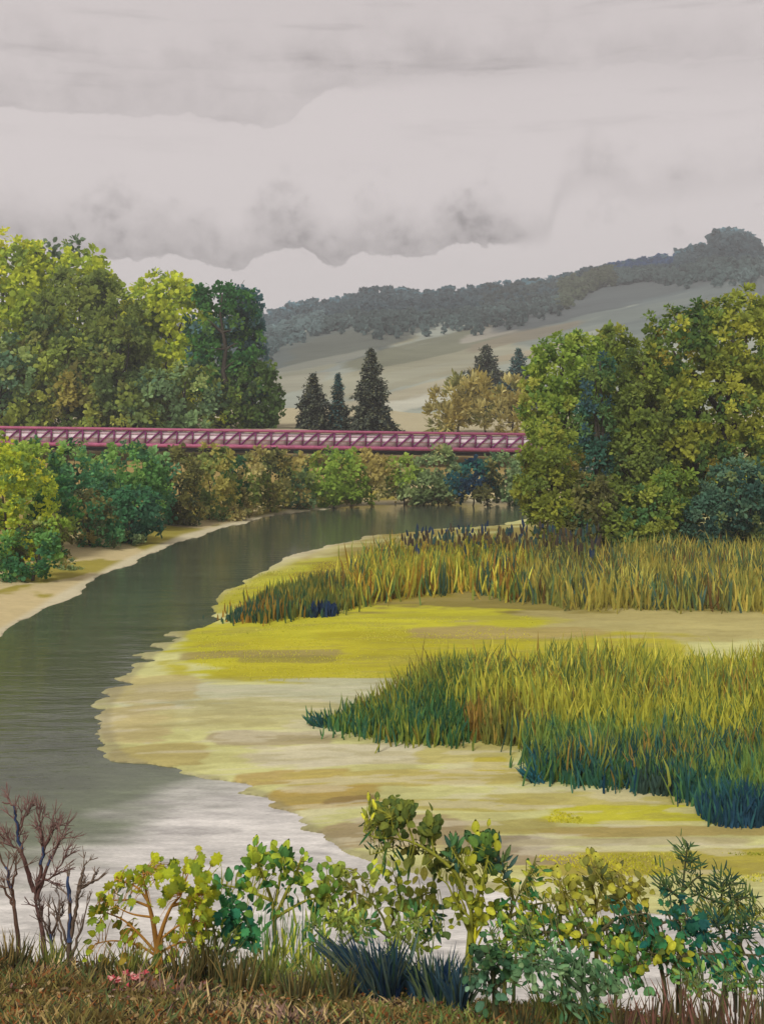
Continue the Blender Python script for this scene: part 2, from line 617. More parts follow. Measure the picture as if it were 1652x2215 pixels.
    V = np.stack([Xg, Yg, Z], -1).reshape(-1, 3)
    o = mesh_np("ground", V, grid_faces(*Xg.shape), M_GROUND, c.reshape(-1, 3), None, True)
    set_props(o, kind='structure', label='marshy river flats of yellow sward, pale mud and a brown near bank')


def build_river():
    m, nt, out = new_mat("river_water")
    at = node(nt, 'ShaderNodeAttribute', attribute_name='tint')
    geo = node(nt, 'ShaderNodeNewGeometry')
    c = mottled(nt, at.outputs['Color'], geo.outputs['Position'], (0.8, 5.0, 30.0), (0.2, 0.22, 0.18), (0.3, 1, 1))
    b = node(nt, 'ShaderNodeBsdfPrincipled', Roughness=0.09, IOR=1.33)
    b.inputs['Specular IOR Level'].default_value = 0.42
    nt.links.new(c, b.inputs['Base Color'])
    mp = node(nt, 'ShaderNodeMapping')
    mp.inputs['Scale'].default_value = (0.3, 1.0, 1.0)
    nt.links.new(geo.outputs['Position'], mp.inputs['Vector'])
    nz = node(nt, 'ShaderNodeTexNoise', Scale=1.6, Detail=4.0, Roughness=0.6)
    nt.links.new(mp.outputs[0], nz.inputs['Vector'])
    bp = node(nt, 'ShaderNodeBump', Strength=0.22, Distance=0.1)
    nt.links.new(nz.outputs[0], bp.inputs['Height'])
    nt.links.new(bp.outputs[0], b.inputs['Normal'])
    nt.links.new(b.outputs[0], out.inputs['Surface'])
    ys = np.concatenate([np.linspace(8, 13.5, 12), H * F / (np.linspace(2200, 1070, 380) - HZ)])
    us = np.linspace(-0.8, 0.8, 300)
    Yg, U = np.meshgrid(ys, us, indexing='ij')
    Xg = U * np.maximum(Yg, 22)
    Pp, Qq = CX + Xg / Yg * F, HZ + H * F / Yg
    deep, midtone, pale = alb((82, 88, 70), 1.3), alb((108, 117, 90), 1.3), alb((208, 204, 196), 1.2)
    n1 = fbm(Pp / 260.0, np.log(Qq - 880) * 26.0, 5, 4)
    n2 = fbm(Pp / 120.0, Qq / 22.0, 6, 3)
    # the channel is deep and peaty; nearer, sky reflection is painted in pale
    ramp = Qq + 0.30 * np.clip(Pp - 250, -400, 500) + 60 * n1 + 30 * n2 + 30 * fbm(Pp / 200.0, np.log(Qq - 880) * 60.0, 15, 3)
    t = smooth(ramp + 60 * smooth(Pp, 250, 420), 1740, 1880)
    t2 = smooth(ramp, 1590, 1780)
    c = deep * (1 - t2[..., None]) + midtone * t2[..., None]
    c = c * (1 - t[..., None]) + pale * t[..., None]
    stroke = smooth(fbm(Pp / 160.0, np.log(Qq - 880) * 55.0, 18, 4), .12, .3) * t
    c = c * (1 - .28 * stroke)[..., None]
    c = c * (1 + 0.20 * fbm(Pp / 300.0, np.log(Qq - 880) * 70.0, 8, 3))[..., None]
    V = np.stack([Xg, Yg, np.zeros_like(Xg)], -1).reshape(-1, 3)
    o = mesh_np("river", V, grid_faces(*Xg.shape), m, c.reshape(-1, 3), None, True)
    set_props(o, kind='structure', label='slow dark green river, painted pale with sky reflection near the bank')


RIDGE = np.array([(-900, 840), (-200, 770), (300, 730), (560, 692), (640, 668), (720, 660), (810, 632), (900, 642), (1040, 632), (1200, 612), (1300, 588),
                  (1440, 566), (1540, 528), (1590, 512), (1652, 545), (1900, 560), (2500, 600)], float)
WOOD = np.array([(-900, 880), (300, 790), (560, 790), (640, 730), (720, 718), (850, 722), (1000, 706), (1100, 690), (1170, 676), (1300, 612), (1450, 602),
                 (1652, 596), (1900, 620), (2500, 640)], float)


def hill_point(px, t):
    """t 0 at the foot, 1 at the ridge; the slope steepens upwards"""
    d = 178 + 420 * t
    ridge = np.interp(px, RIDGE[:, 0], RIDGE[:, 1])
    zt = H + (HZ - ridge) * 598 / F
    z0 = 8.6
    z = z0 + (zt - z0) * (0.72 * t + 0.28 * t * t)
    return np.stack([(px - CX) * d / F, d + 0 * px, z], -1)


def hill_py(px, t):
    p = hill_point(px, t)
    return HZ - (p[..., 2] - H) * F / p[..., 1]


def build_hill():
    ts = np.concatenate([np.linspace(-0.06, 1.0, 150), [1.05, 1.2, 1.6]])
    pxs = np.linspace(-1500, 3200, 420)
    T, PX = np.meshgrid(ts, pxs, indexing='ij')
    V = hill_point(PX, np.minimum(T, 1.0))
    over = np.maximum(T - 1, 0)
    V[..., 0] *= 1 + over
    V[..., 1] = 178 + 420 * T + over * 400
    V[..., 2] += -over * 60 + 0.8 * fbm(V[..., 0] * .02, V[..., 1] * .02, 4, 3) * (T > 0.05)
    V[..., 2] = np.where(T < 0, 5.5, V[..., 2])
    Pp, Qq = PX, hill_py(PX, np.minimum(T, 1.0))
    K = 1.3
    st = [
        (650, 785, 200, 40, (140, 147, 140), .85, K), (1000, 745, 260, 30, (118, 119, 96), .85, K), (760, 740, 150, 24, (158, 152, 120), .8, K),
        (1180, 690, 170, 20, (136, 132, 116), .9, K), (1100, 712, 110, 11, (168, 164, 150), .8, K), (900, 800, 260, 24, (162, 160, 136), .8, K),
        (640, 800, 110, 12, (150, 150, 128), .8, K), (620, 835, 100, 16, (160, 158, 138), .8, K), (850, 860, 200, 12, (186, 180, 156), .8, K),
        (1330, 640, 280, 34, (92, 99, 99), .95, K), (1550, 650, 280, 36, (104, 114, 113), .9, K), (1300, 696, 200, 20, (124, 133, 126), .8, K),
        (1500, 700, 320, 30, (124, 134, 128), .8, K), (1060, 785, 120, 12, (164, 162, 138), .8, K), (1120, 730, 130, 9, (140, 132, 112), .8, K),
        (680, 745, 260, 46, (86, 95, 92), .8, K), (1150, 760, 120, 8, (166, 156, 130), .8, K), (980, 850, 220, 16, (198, 197, 178), .9, K), (760, 875, 260, 10, (172, 166, 140), .7, K), (900, 825, 180, 7, (156, 152, 126), .7, K), (1080, 815, 150, 7, (158, 152, 122), .7, K), (700, 780, 120, 8, (148, 150, 136), .7, K),
    ]
    Pw, Qw = Pp, Qq + 0.22 * (Pp - 900)         # the fields slant up to the right
    st = [(a, b + 0.22 * (a - 900), c, d, e, f, g) for a, b, c, d, e, f, g in st]
    c = paint(alb((162, 168, 154), K), Pw, Qw, st, 300)  # field tones; the greyer ones also carry mist painted into the colour
    c *= (1 + 0.10 * fbm(Pw / 260.0, Qw / 12.0, 71, 4))[..., None]
    o = mesh_np("hill", V.reshape(-1, 3), grid_faces(*T.shape), M_HILL, c.reshape(-1, 3), None, True)
    set_props(o, kind='structure', label='long hill of pale stubble fields rising to a wooded ridge')


# ------------------------------------------------------------------ leaves and blades in bulk
_LT = np.array([(0, 0, 0.0), (0.28, .40, .06), (0.72, .40, .05), (1.0, 0, -0.10), (0.72, -.40, .05), (0.28, -.40, .06)])
_LF = np.array([(0, 5, 1), (1, 5, 4), (1, 4, 2), (2, 4, 3)])


def leaves(pos, U, N, L, Wd):
    U = unit(U)
    S = unit(np.cross(N, U))
    N = np.cross(U, S)
    V = (pos[:, None, :] + _LT[None, :, 0:1] * (U * L[:, None])[:, None, :] + _LT[None, :, 1:2] * (S * Wd[:, None])[:, None, :]
         + _LT[None, :, 2:3] * (N * L[:, None])[:, None, :])
    n = len(pos)
    Fc = (_LF[None] + (np.arange(n) * 6)[:, None, None]).reshape(-1, 3)
    return V.reshape(-1, 3), Fc


def pick(palette, v, r, mix=0.4, k=KF):
    """palette [(rgb, weight)]; v a smooth field that keeps colours in patches"""
    rank = np.argsort(np.argsort((1 - mix) * v / (np.std(v) + 1e-9) + mix * r.normal(0, 1, len(v)))) / max(len(v), 1)
    w = np.cumsum([p[1] for p in palette])
    idx = np.searchsorted(w / w[-1], rank, side='right').clip(0, len(palette) - 1)
    c = np.array([p[0] for p in palette], float)
    if k == KF:                                    # crowns: a greener, duller autumn green
        c = c * 0.86 + 0.14 * c.mean(1, keepdims=True)
        c = c * np.array([0.97, 1.03, 1.0])
    return np.array([alb(q, k) for q in c])[idx]


def field3(p, s, r):
    v = np.zeros(len(p))
    for _ in range(5):
        d = r.normal(0, 1, 3)
        v += np.sin(p @ d / s + r.uniform(0, 6.28))
    return v


def crown_mesh(lobes, clump, dens, palette, seed, up=0.1, per=11, elong=1.0, mix=0.4, patch=2.2, k=KF, out_bias=0.0, jit=0.12):
    """lobes: array (n, 6) centre + radii, metres. Clumps of leaves spread through the outer part of the lobes."""
    r = np.random.default_rng(seed)
    lobes = np.asarray(lobes, float)
    area = (lobes[:, 3] * lobes[:, 5] + lobes[:, 3] * lobes[:, 4] + lobes[:, 4] * lobes[:, 5]) * 4.2
    cs, ns = [], []
    for i, lb in enumerate(lobes):
        n = max(8, int(1.7 * dens * area[i] / (clump * clump * 2.2)))
        d = unit(r.normal(0, 1, (n, 3)))
        rad = 0.74 + 0.27 * r.random(n) ** 0.6
        rad *= 1 + 0.07 * np.sin(d @ r.normal(0, 5, 3) + 1) + 0.05 * r.normal(0, 1, n)
        p = lb[:3] + d * lb[3:] * rad[:, None]
        keep = np.ones(n, bool)
        for j, l2 in enumerate(lobes):
            if j != i:
                keep &= np.linalg.norm((p - l2[:3]) / l2[3:], axis=1) > 0.72
        cs.append(p[keep])
        ns.append(unit(d / lb[3:])[keep])
    c, n = np.concatenate(cs), np.concatenate(ns)
    ctr = lobes[:, :3].mean(0)
    col = pick(palette, field3(c, patch, r), r, mix, k)
    m = len(c)
    size = clump * r.uniform(0.65, 1.3, m)
    c = np.repeat(c, per, 0)
    n2 = np.repeat(n, per, 0)
    col = np.repeat(col, per, 0) * (1 + jit * r.normal(0, 1, (m * per, 1)))
    size = np.repeat(size, per)
    d = unit(n2 * 0.9 + r.normal(0, 0.85, (m * per, 3)) + np.array([0, 0, up]))
    root = c + d * (size * r.uniform(0.05, 0.62, m * per))[:, None]
    U = unit(d - n2 * 0.35 + out_bias * unit(n2 + np.array([0, 0, 0.6])))
    N = unit(n2 + 0.36 * r.normal(0, 1, (m * per, 3)))
    L = size * r.uniform(0.24, 0.46, m * per) * elong
    V, Fc = leaves(root, U, N, L, L * r.uniform(0.75, 1.1, m * per) / elong ** 1.5)
    return V, Fc, np.repeat(np.clip(col, 0.003, 0.8), 4, 0)


def blades(root, tip, width, bend, cols, r):
    """tapered grass blades, three joints each"""
    n = len(root)
    ax = tip - root
    side = unit(np.cross(ax, np.stack([r.normal(0, .5, n), -np.ones(n), np.zeros(n)], 1)))
    V = np.zeros((n, 7, 3))
    for k, (t, w) in enumerate(((0, .75), (.38, 1.0), (.74, .7))):
        p = root + ax * t + bend * (t * t - t)[None] if np.ndim(t) else root + ax * t - bend * (t - t * t) * 1.6
        V[:, 2 * k] = p - side * (width * w * .5)[:, None]
        V[:, 2 * k + 1] = p + side * (width * w * .5)[:, None]
    V[:, 6] = tip
    tri = np.array([(0, 1, 3), (0, 3, 2), (2, 3, 5), (2, 5, 4), (4, 5, 6)])
    Fc = (tri[None] + (np.arange(n) * 7)[:, None, None]).reshape(-1, 3)
    return V.reshape(-1, 3), Fc, np.repeat(np.clip(cols, 0.003, 0.8), 5, 0)


class Bulk:
    def __init__(self):
        self.v, self.f, self.c, self.n = [], [], [], 0

    def add(self, V, Fc, C):
        self.v.append(V)
        self.f.append(Fc + self.n)
        self.c.append(C)
        self.n += len(V)

    def build(self, name, mat, parent=None):
        return mesh_np(name, np.concatenate(self.v), np.concatenate(self.f), mat, np.concatenate(self.c), parent)


# ------------------------------------------------------------------ trees and shrubs
_seed = [100]


def tree(name, label, cat, group, Y, lobes, palette, base_py=None, clump_px=26, dens=1.0, trunk=0.25, trunk_px=None, trunk_front=0.0, depth=0.85,
         mix=0.4, per=28, elong=1.0, patch=2.2, out_bias=0.0, up=0.1, limbs=True, k=KF, twigs=0, grow=(1.0, 1.0), lift=0.0):
    """lobes (px, py, rx, ry[, dY]) as seen from the near bank, standing Y metres off"""
    _seed[0] += 1
    s = Y / F
    lb = []
    for q in lobes:
        px, py, rx, ry = q[0], q[1] - lift, q[2] * grow[0], q[3] * grow[1]
        dY = q[4] if len(q) > 4 else 0.0
        c = P(px, py, Y + dY)
        lb.append((c[0], c[1], c[2], rx * s, max(rx * s * depth, 0.4), ry * s))
    lb = np.array(lb)
    bpx = trunk_px if trunk_px is not None else float(np.mean([q[0] for q in lobes]))
    bx = (bpx - CX) * s
    by = Y - trunk_front * lb[:, 4].max()
    bz = gz(bx, by)
    e = empty(name, (bx, by, bz), label, cat, group)
    base = np.array([bx, by, bz - 0.05])
    top = lb[np.argmax(lb[:, 2])]
    r = np.random.default_rng(_seed[0])
    sp = Soup()
    tip = np.array([top[0] * 0.75 + bx * 0.25, by * (1 if trunk_front else 0) + (0 if trunk_front else top[1]), top[2] + top[5] * 0.55])
    hgt = tip[2] - base[2]
    line = wobble(base, tip, 8, hgt * 0.014, r)
    sp.tube(line, np.linspace(trunk, trunk * 0.18, 8), 7)
    if limbs:
        for q in lb:
            for _ in range(2):
                t = np.clip((q[2] - base[2]) / hgt * r.uniform(0.35, 0.7), 0.08, 0.85)
                i = t * 7
                a = line[int(i)] * (1 - i % 1) + line[min(int(i) + 1, 7)] * (i % 1)
                b = q[:3] + r.normal(0, 0.45, 3) * q[3:]
                sp.tube(wobble(a, b, 5, np.linalg.norm(b - a) * 0.04, r), np.linspace(trunk * .45, trunk * .1, 5), 5)
    for _ in range(twigs):
        t = r.uniform(0.1, 0.9) * 7
        a = line[int(t)]
        d = np.array([r.choice([-1, 1]) * r.uniform(.5, 1), -0.35, r.uniform(.1, .7)])
        b = a + d * hgt * r.uniform(.06, .15)
        sp.tube(wobble(a, b, 4, hgt * .008, r), np.linspace(trunk * .4, trunk * .08, 4), 5)
    sp.build("trunk", M_BARK, e)
    V, Fc, C = crown_mesh(lb, clump_px * s, dens, palette, _seed[0] * 7, up, per, elong, mix, patch * clump_px * s / 1.3 * 1.2, k, out_bias)
    mesh_np("crown", V, Fc, M_FOLIAGE, C, e)
    return e


def conifer(label, px, top, base, hw, Y, palette, group, lean=0.0, open_=0.0):
    _seed[0] += 1
    r = np.random.default_rng(_seed[0])
    s = Y / F
    bx = (px - CX) * s
    bz = gz(bx, Y) if Y < 175 else float(base_z_hill(px, Y))
    zt = H - (top - HZ) * s
    e = empty("conifer_tree", (bx, Y, bz), label, "conifer", group)
    sp = Soup()
    sp.tube(wobble((bx, Y, bz - .05), (bx + lean * s, Y, zt), 6, 0.05, r), np.linspace(hw * s * .10, 0.03, 6), 6)
    Bk = Bulk()
    zb = H - (base - HZ) * s
    zb = max(bz + 0.3, zb) if base > top else bz
    n = 24
    pos, U, L, cc = [], [], [], []
    for i in range(n):
        t = i / (n - 1)
        z = zb + (zt - zb) * t ** 0.92
        R = hw * s * ((1 - t) ** 0.8 * 1.02 + 0.05) * r.uniform(0.62, 1.2)
        kk = int(13 - 6 * t)
        a0 = r.uniform(0, 6.28)
        for j in range(kk):
            a = a0 + 6.283 * j / kk + r.normal(0, .25)
            Rj = R * r.uniform(.7, 1.2)
            d = np.array([math.cos(a), math.sin(a), -0.18 + 0.35 * t])
            c0 = np.array([bx + lean * s * t, Y, z])
            sp.tube([c0, c0 + d * Rj * .9], [0.05, 0.015], 4)
            m = max(3, int(Rj / (0.12 + 0.03 * hw * s)))
            for q in range(m):
                f = (q + r.random()) / m
                if r.random() < open_:
                    continue
                pp = c0 + d * Rj * (0.12 + .88 * f) + np.array([0, 0, -0.10 * Rj * f * f])
                for _ in range(6):
                    dd = unit(d + r.normal(0, .65, 3) + np.array([0, 0, -.15]))
                    pos.append(pp + r.normal(0, .12, 3))
                    U.append(dd)
                    L.append((0.30 + .05 * hw * s) * r.uniform(.6, 1.2) * (1 - .4 * t))
                    cc.append(r.random())
    pos, U, L = np.array(pos), np.array(U), np.array(L)
    N = unit(np.array([0, 0, 1.0]) + r.normal(0, .6, pos.shape))
    V, Fc = leaves(pos, U, N, L, L * .6)
    C = pick(palette, field3(pos, 1.2, r), r, .6, KF) * (1 + .18 * r.normal(0, 1, (len(pos), 1)))
    sp.build("trunk", M_BARK, e)
    mesh_np("crown", V, Fc, M_NEEDLE, np.repeat(np.clip(C, .003, .8), 4, 0), e)
    return e


def base_z_hill(px, Y):
    t = (Y - 178) / 420
    return hill_point(np.array(float(px)), np.array(t))[2]


def build_ridge_wood():
    r = np.random.default_rng(55)
    Bk = Bulk()
    n = 8200
    px = r.uniform(-100, 1850, n)
    ridge = np.interp(px, RIDGE[:, 0], RIDGE[:, 1])
    wood = np.interp(px, WOOD[:, 0], WOOD[:, 1]) + 10 * vnoise(px / 40.0, 0.5, 3)
    # height in the wooded band, the ridge line itself thickly planted
    f = r.random(n) ** 1.05 * 1.22
    want = ridge + 6 + (wood - ridge) * f
    tt = np.linspace(0, 1, 200)
    t = np.empty(n)
    for i in range(n):
        py = hill_py(np.full(200, px[i]), tt)
        t[i] = np.interp(-want[i], -py, tt)
    p = hill_point(px, t)
    kind = vnoise(px / 120.0, want / 40.0, 17)
    base = np.where((f > .55)[:, None], np.array([(96, 100, 94)]), np.array([(84, 92, 94)])).astype(float)
    base[(px > 1310) & (px < 1460) & (f < .45)] = (66, 88, 122)
    m = (px > 1205) & (px < 1330) & (f > .1)
    base[m] = (98, 92, 66)
    m = (px > 1040) & (px < 1210) & (r.random(n) < .6)
    base[m] = (84, 84, 78)
    base[(px < 700) & (f > .35)] = (112, 116, 112)
    m = (f < .12) & (r.random(n) < .35)
    base[m] = (104, 124, 130)
    base += (kind * 16 + 8 * vnoise(px / 30.0, want / 12.0, 19))[:, None] + r.normal(0, 5, (n, 1))
    base = np.clip(base, 20, 255)
    thin = (f > .55) & (r.random(n) < (f - .55) * np.where(px < 1000, 1.9, 1.5))
    p[thin, 2] -= 40
    size = r.uniform(2.2, 4.2, n) * (p[:, 1] / 560) * np.where(f < .1, 1.1, 1.0)
    size[(px > 1540) & (px < 1640) & (f < .3)] *= 1.5
    base *= np.array([.86, 1.0, 1.03])
    per = 20
    c = np.repeat(p + np.stack([0 * px, 0 * px, size * .7], 1), per, 0)
    d = unit(r.normal(0, 1, (n * per, 3)) * np.array([1, 1, 1.5]) + np.array([0, -.35, .45]))
    S = np.repeat(size, per)
    root = c + d * (S * .45)[:, None]
    U = unit(d + r.normal(0, .5, d.shape))
    N = unit(d + r.normal(0, .2, d.shape) + np.array([0, -.5, .3]))
    L = S * r.uniform(.5, .9, n * per)
    V, Fc = leaves(root - U * L[:, None] * .4, U, N, L, L * .85)
    cols = np.repeat(np.array([alb(q, 0.86) for q in base]), per, 0) * (1 + .04 * r.normal(0, 1, (n * per, 1)))
    o = mesh_np("ridge_forest", V, Fc, M_FOLIAGE, np.repeat(np.clip(cols, .003, .8), 4, 0))
    set_props(o, 'blue grey wood that runs along the crest of the far hill', 'forest', None, 'stuff')


# palettes (as seen in daylight)
YG = [((168, 166, 40), 3), ((140, 148, 44), 3), ((112, 124, 48), 2), ((188, 178, 44), 2), ((92, 112, 52), 1.2), ((160, 148, 52), .6)]
OLIVE = [((104, 112, 48), 3), ((120, 124, 50), 2.5), ((82, 96, 50), 2.5), ((124, 122, 56), 1.4), ((118, 108, 54), .6)]
OLIVE2 = [((116, 124, 50), 3), ((140, 142, 54), 2.4), ((94, 104, 52), 2), ((150, 146, 60), 1.4), ((116, 106, 54), .5)]
GREYG = [((98, 116, 76), 3), ((116, 134, 86), 2), ((80, 104, 76), 2), ((136, 142, 78), 1.4)]
DARKT = [((52, 92, 48), 3), ((68, 108, 48), 3), ((46, 80, 62), 2), ((90, 122, 54), 2), ((84, 112, 118), 1)]
BLUET = [((64, 92, 98), 3), ((48, 78, 76), 3), ((84, 108, 116), 2), ((58, 76, 48), 1)]
MIDG = [((78, 116, 58), 3), ((98, 136, 70), 2.5), ((112, 142, 66), 1.5), ((64, 100, 66), 1.5), ((138, 140, 76), .8)]
TEAL = [((60, 104, 68), 3), ((84, 126, 80), 2.5), ((52, 88, 64), 2), ((118, 142, 74), 2.2)]
DKBR = [((88, 84, 46), 3), ((112, 104, 54), 2), ((66, 72, 46), 2), ((136, 120, 66), 1.2)]
OCHRE = [((152, 130, 70), 3), ((138, 120, 68), 2.5), ((174, 154, 98), 2.4), ((118, 112, 62), 1.5)]
OCHG = [((150, 134, 64), 2.5), ((118, 122, 60), 3), ((98, 110, 60), 2.4), ((178, 156, 86), 1.6), ((88, 106, 64), 1.4)]
SAGE = [((118, 128, 84), 3), ((136, 142, 92), 2), ((96, 110, 78), 2), ((150, 138, 86), .8)]
LIME = [((124, 140, 48), 3), ((140, 152, 58), 2), ((104, 126, 52), 1.5), ((150, 142, 62), .8)]
RYEL = [((140, 136, 44), 3), ((124, 126, 44), 3.4), ((154, 146, 48), 1.6), ((98, 112, 46), 3), ((66, 88, 42), 1.6), ((156, 136, 48), .4)]
ROLIV = [((118, 124, 44), 3), ((102, 112, 46), 2.5), ((138, 134, 48), 2.4), ((84, 98, 48), 1.4), ((126, 106, 48), .7)]
RBLUE = [((58, 94, 78), 3), ((56, 82, 90), 1.4), ((82, 108, 62), 3), ((104, 116, 54), 2)]
CONI = [((62, 64, 54), 3), ((78, 78, 60), 2), ((50, 54, 50), 2.5), ((92, 86, 60), .7)]
CONB = [((46, 74, 76), 3), ((60, 82, 78), 2), ((54, 62, 60), 2)]


def build_trees():
    g = 'trees of the tall grove behind the bridge'
    # back row
    tree("poplar_tree", "tallest bright yellow green tree at the far left end of the grove", "tree", g, 127,
         [(-50, 640, 95, 130), (10, 590, 60, 95), (50, 640, 62, 110), (20, 760, 90, 140)], YG, clump_px=30, trunk=.4, trunk_px=20, grow=(1.14, 1.04), lift=-9, dens=1.2)
    tree("poplar_tree", "yellow green tree topped with grey, second from the left end of the grove", "tree", g, 129,
         [(110, 610, 56, 90), (170, 620, 50, 92), (205, 640, 34, 80), (140, 730, 90, 110)], YG[:4] + [((92, 104, 82), 2)], clump_px=29, trunk=.35, trunk_px=140, grow=(1.14, 1.04), lift=-9, dens=1.2)
    tree("leafy_tree", "olive tree with a rounded crown, left of the notch in the grove skyline", "tree", g, 124,
         [(165, 690, 70, 100), (225, 690, 60, 95), (120, 780, 70, 95), (210, 800, 80, 100)], OLIVE, clump_px=28, trunk=.35, trunk_px=180, grow=(1.14, 1.04), lift=-9, dens=1.2)
    tree("poplar_tree", "slim yellow tree just right of the notch in the grove skyline", "tree", g, 130,
         [(290, 690, 56, 86), (270, 760, 60, 100), (320, 700, 40, 80)], YG, clump_px=27, trunk=.3, trunk_px=290, grow=(1.14, 1.04), lift=-9, dens=1.2)
    tree("poplar_tree", "yellow tree with a pointed pale blue tip beside the dark trunk tree", "tree", g, 128,
         [(360, 655, 44, 68), (395, 700, 52, 80), (340, 740, 56, 90), (385, 800, 64, 90)], YG, clump_px=27, trunk=.3, trunk_px=365, grow=(1.14, 1.04), lift=-9, dens=1.2)
    tree("leafy_tree", "dark green tree whose black trunk shows through the crown", "tree", g, 121,
         [(445, 690, 34, 66), (480, 665, 40, 50), (515, 670, 34, 50), (528, 745, 36, 66), (455, 790, 40, 80), (520, 830, 46, 70)],
         DARKT, clump_px=22, trunk=.42, trunk_px=500, trunk_front=.95, twigs=14, limbs=False, grow=(1.06, 1.0), lift=-3, dens=1.2)
    tree("leafy_tree", "blue grey topped slender tree leaning on the dark trunk tree from behind", "tree", g, 124,
         [(532, 690, 28, 70), (520, 650, 34, 36), (548, 760, 22, 50)], BLUET, clump_px=20, trunk=.25, trunk_px=530, grow=(1.14, 1.04), lift=-9, dens=1.2)
    tree("round_bush", "rounded dark green bush with a yellow rim at the right foot of the grove", "bush", g, 120,
         [(545, 850, 50, 76), (515, 880, 56, 56), (568, 850, 32, 66), (540, 890, 50, 40)], [((72, 92, 40), 3), ((92, 106, 42), 2), ((56, 72, 40), 2), ((168, 164, 50), 1.2)], clump_px=20, trunk=.15, trunk_px=545, grow=(1.14, 1.04), lift=-9, dens=1.2)
    # front row, darker
    tree("leafy_tree", "dark grey green tree with a ragged pointed crown in the middle of the grove", "tree", g, 119,
         [(250, 700, 34, 52), (270, 780, 52, 80), (220, 830, 60, 90), (300, 850, 62, 76)], OLIVE, clump_px=25, trunk=.3, trunk_px=255, grow=(1.14, 1.04), lift=-9, dens=1.2)
    tree("leafy_tree", "broad grey green tree low at the left end of the grove above the bridge", "tree", g, 118,
         [(20, 830, 76, 96), (-60, 800, 80, 120), (85, 860, 50, 66)], OLIVE2 + GREYG, clump_px=27, trunk=.3, trunk_px=10, grow=(1.14, 1.04), lift=-9, dens=1.2)
    tree("leafy_tree", "olive tree with ochre patches low in the grove between two grey green ones", "tree", g, 118.5,
         [(130, 860, 62, 70), (180, 880, 60, 54), (150, 800, 60, 70)], OLIVE2 + [((150, 132, 60), .8)], clump_px=26, trunk=.25, trunk_px=145, grow=(1.14, 1.04), lift=-9, dens=1.2)
    tree("leafy_tree", "grey green bushy tree low in the grove left of the black trunk", "tree", g, 118,
         [(350, 860, 60, 66), (410, 850, 52, 74), (440, 890, 44, 44)], GREYG + OLIVE[:2], clump_px=25, trunk=.25, trunk_px=390, grow=(1.14, 1.04), lift=-9, dens=1.2)
    tree("round_bush", "low brown green bush at the foot of the grove right above the bridge rail", "bush", g, 117,
         [(260, 905, 46, 34), (310, 910, 40, 26), (220, 910, 44, 26)], OLIVE2 + [((136, 118, 58), .7)], clump_px=22, trunk=.12, trunk_px=262, grow=(1.14, 1.04), lift=-9, dens=1.2)

    g = 'dark conifers behind the bridge'
    conifer("left one of three dark conifers behind the bridge, broad and medium tall", 677, 812, 925, 46, 124, CONI, g)
    conifer("slimmest dark conifer, between two broader ones behind the bridge", 731, 812, 925, 25, 125.5, CONI + CONB[:1], g)
    conifer("tallest and broadest dark conifer behind the middle of the bridge", 803, 757, 925, 56, 123, CONI, g)
    g = 'conifers above the ochre bushes'
    conifer("dark grey conifer rising behind the ochre bushes", 1050, 750, 925, 78, 172, CONI, g)
    conifer("small blue green conifer right of the dark grey one, behind the ochre bushes", 1122, 757, 925, 56, 168, CONB, g)

    g = 'ochre bushes beside the bridge end'
    kw = dict(elong=2.0, out_bias=.9, up=.5, per=22)
    tree("ochre_bush", "leftmost ochre bush above the bridge, spreading low to the left", "bush", g, 128,
         [(975, 880, 44, 50), (1005, 860, 36, 46), (960, 905, 34, 26)], OCHRE, clump_px=19, trunk=.14, trunk_px=990, **kw)
    tree("ochre_bush", "middle ochre bush above the bridge in front of the dark grey conifer", "bush", g, 127,
         [(1040, 870, 40, 44), (1065, 890, 42, 40)], OCHRE, clump_px=19, trunk=.14, trunk_px=1050, **kw)
    tree("ochre_bush", "ochre bush touching the big right hand trees above the bridge", "bush", g, 126,
         [(1105, 868, 34, 40), (1128, 885, 40, 46), (1095, 905, 40, 28)], OCHRE, clump_px=19, trunk=.14, trunk_px=1110, **kw)

    # bushes along the far bank under the bridge: label, Y, lobes, palette
    g = 'bushes along the far river bank'
